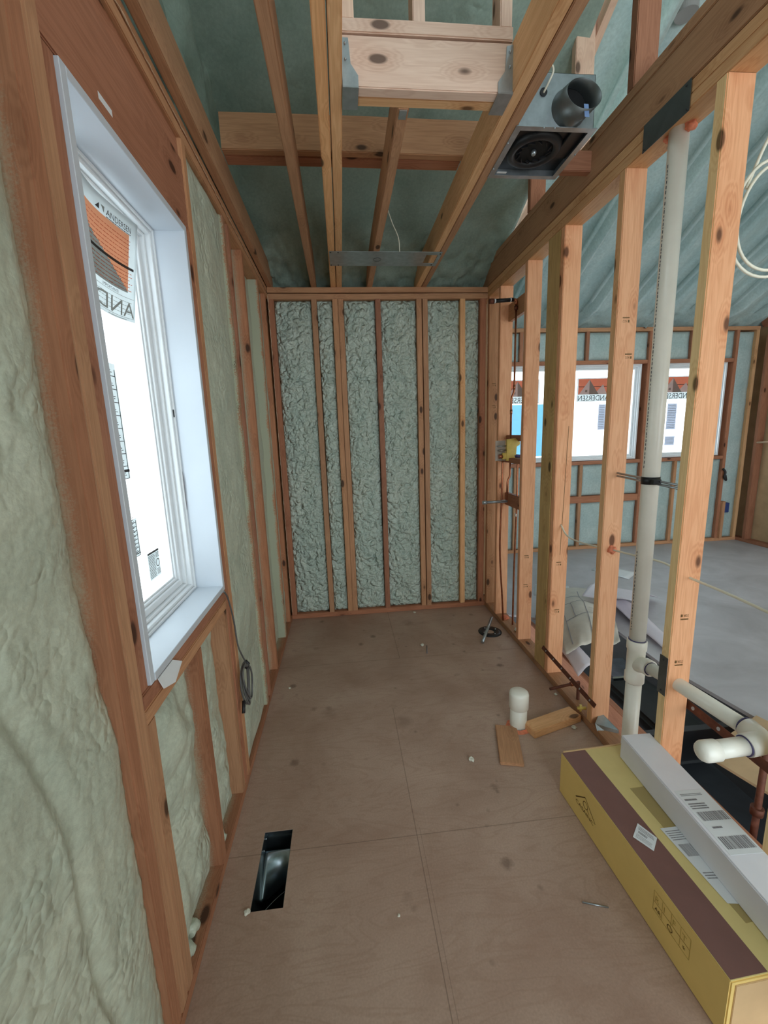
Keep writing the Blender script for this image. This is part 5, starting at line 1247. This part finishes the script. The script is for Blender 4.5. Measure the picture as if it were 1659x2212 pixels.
for i, (a, b) in enumerate(WIN):
    wn = bpy.data.objects.new('window_%d' % (i+2), None); COL.objects.link(wn); wn.matrix_world = Matrix.Translation((a, YF+0.05, 1.06)); tag(wn, kind='structure')
    z0, z1 = 1.06, 2.13
    def rr(name, y0, y1, i0, i1, mat='vinyl', extra=0.0):
        bm = bmesh.new(); X0, X1, Z0, Z1 = a+i0, b-i0-extra, z0+i0, z1-i0; w = i1-i0
        for q in ((X0, X0+w, Z0, Z1), (X1-w, X1, Z0, Z1), (X0+w, X1-w, Z0, Z0+w), (X0+w, X1-w, Z1-w, Z1)): bm_box(bm, q[0], q[1], y0, y1, q[2], q[3])
        bmesh.ops.bevel(bm, geom=bm.edges[:], offset=0.002, segments=1, affect='EDGES'); link(name, finish(bm, name), mat, wn)
    rr('window_frame', YF+0.030, YF+0.15, 0, 0.020); rr('window_frame', YF+0.050, YF+0.15, 0.020, 0.034); rr('sash', YF+0.070, YF+0.13, 0.034, 0.055)
    box('glass', a+0.055, b-0.055, YF+0.098, YF+0.102, z0+0.055, z1-0.055, 'glass', wn)
    # printed sheet, lettering seen from behind
    sx0 = {0: 1.86, 1: 2.713, 2: 3.742}[i]; sw = 0.40 if i != 2 else 0.40; sz0, sz1 = (1.735, 1.995) if i else (1.73, 1.99)
    e = empty('glass_poster', (sx0, YF+0.09, sz0), 'reversed printed poster with orange and grey peaks on the %s far window' % heads[i], 'poster')
    fn = lambda u, v, l, sx0=sx0, sz0=sz0: Vector((sx0+u, YF+0.094-l, sz0+v))
    bm = bmesh.new(); bm_box(bm, sx0, sx0+sw, YF+0.0942, YF+0.0955, sz0, sz1); link('sheet', finish(bm, 'sheet'), 'tp_white', e)
    h = sz1-sz0; bm = bmesh.new()
    map_quad(bm, fn, 0.012, sw-0.012, 0.30*h, 0.97*h, 0.001, 1, 0)
    map_quad(bm, fn, 0.012, sw-0.012, 0.62*h, 0.645*h, 0.002, 1, 2)
    mid = 0.145
    map_poly(bm, fn, [(0.02, 0.30*h), (mid, 0.30*h), (mid, 0.93*h)], 0.003, 3); map_poly(bm, fn, [(mid, 0.30*h), (mid+0.115, 0.30*h), (mid, 0.93*h)], 0.003, 1)
    map_poly(bm, fn, [(mid+0.06, 0.30*h), (sw-0.04, 0.30*h), (sw-0.09, 0.72*h)], 0.0025, 3)
    map_quad(bm, fn, 0.095, 0.120, 0.40*h, 0.50*h, 0.004, 1, 4); map_quad(bm, fn, 0.0, sw, 0.0, 0.004, 0.002, 1, 4); map_quad(bm, fn, 0.0, sw, h-0.004, h, 0.002, 1, 4)
    map_quad(bm, fn, 0.0, 0.004, 0.0, h, 0.002, 1, 4); map_quad(bm, fn, sw-0.004, sw, 0.0, h, 0.002, 1, 4)
    map_text(bm, fn, 'ANDERSEN', 0.012, 0.035*h, 0.085, 0.003, width=sw-0.024, mi=5, mirror=True)
    link('print', finish(bm, 'print'), ['tp_red', 'tp_grey', 'tp_dark', 'tp_white', 'tp_grey', 'blackink'], e)
    if i:
        fx = {1: (2.985, 1.41, 0.085, 0.29), 2: (3.845, 1.385, 0.12, 0.30)}[i]
        e = empty('glass_form', (fx[0], YF+0.09, fx[1]), 'tall bluish form sheet on the %s far window below its poster' % heads[i], 'sticker')
        bm = bmesh.new(); bm_box(bm, fx[0], fx[0]+fx[2], YF+0.0942, YF+0.0955, fx[1], fx[1]+fx[3]); link('sheet', finish(bm, 'sheet'), 'tp_blue', e)
        fn2 = lambda u, v, l: Vector((fx[0]+u, YF+0.094-l, fx[1]+v)); bm = bmesh.new(); scribble(bm, fn2, 0.01, fx[2]-0.01, 0.01, fx[3]-0.01, 14, 0.001, 0.4); link('print', finish(bm, 'print'), 'tp_grey', e)
    if i == 2:
        e = empty('glass_sticker', (3.85, YF+0.09, 1.20), 'small square sticker low on the right far window', 'sticker')
        bm = bmesh.new(); bm_box(bm, 3.845, 3.97, YF+0.0942, YF+0.0955, 1.20, 1.305); link('sheet', finish(bm, 'sheet'), 'tp_blue', e)
        fn2 = lambda u, v, l: Vector((3.845+u, YF+0.094-l, 1.20+v)); bm = bmesh.new(); scribble(bm, fn2, 0.01, 0.115, 0.01, 0.095, 6, 0.001, 0.4); link('print', finish(bm, 'print'), 'tp_grey', e)
    if i == 0:
        o = box('blue_film', 1.70, 2.33, YF+0.110, YF+0.111, 1.13, 1.72, 'film'); tag(o, 'blue film covering the lower part of the left far window', 'film')
# right wall of the far room
for y, lb in ((4.50, 'brown stud next to the far right corner'), (4.10, 'second stud along the far room right wall'), (3.70, 'third stud along the far room right wall')):
    lumber(4.83, 4.92, y, y+0.038, 0.038, 2.40, 'red', lb)
lumber(4.83, 4.92, 3.0, 4.76, 0, 0.038, 'red', 'bottom plate of the far room right wall', 'bottom_plate', 'plate')
lumber(4.83, 4.92, 1.5, 4.45, 2.402, 2.45, 'red', 'top plate of the far room right wall', 'top_plate', 'plate')
rafter(4.83, 4.90, 4.62, 2.55, 0.6, 4.56, 0.12, 'red', 'sloping end rafter at the far room right wall')
tag(tube('pale_tube', [(4.84, 4.50, 1.20), (4.84, 4.10, 1.235)], 0.012, 'bead', None, 8), 'pale horizontal pipe between studs of the far right wall', 'pipe')

# ------------------------------------------------------------------ pieces that belong to a part hang under that part
SUB = {'print': 'sheet', 'glass': 'sash', 'glazing_bead': 'sash', 'blower_disc': 'blower_ring', 'motor_hub': 'blower_ring', 'blade': 'blower_ring', 'wire': 'grommet', 'damper': 'duct_collar',
       'blue_tape': 'duct_collar', 'nail_head': 'flange', 'print_line': 'riser', 'bolt': 'flange', 'tie': 'coil', 'logo': 'body', 'symbols': 'body', 'tape': 'top_panel',
       'stripe': 'top_panel', 'end_cap': 'stub', 'tape_end': 'pipe', 'latch_lever': 'latch', 'screw': 'plate', 'ring': 'plate', 'rating_label': 'flange', 'cap': 'stub', 'rivet': 'collar', 'rim': 'throat'}
base = lambda o: o.name.split('.')[0]
bpy.context.view_layer.update()
for e in [o for o in bpy.data.objects if o.type == 'EMPTY']:
    kids = list(e.children)
    for k in kids:
        p = next((q for q in kids if q is not k and base(q) == SUB.get(base(k))), None)
        if p: k.parent = p
# ------------------------------------------------------------------ give every mesh an origin at its own middle
worlds = {}
for o in bpy.data.objects: worlds[o.name] = o.matrix_world.copy()
for o in bpy.data.objects:
    if o.type != 'MESH' or o.get('kind') == 'structure' or worlds[o.name].translation.length > 1e-6 or not o.data.vertices: continue
    c = sum((v.co for v in o.data.vertices), Vector())/len(o.data.vertices)
    o.data.transform(Matrix.Translation(-c)); worlds[o.name] = Matrix.Translation(c)
for o in bpy.data.objects:
    if o.parent: o.matrix_parent_inverse = worlds[o.parent.name].inverted()
    o.matrix_basis = worlds[o.name]
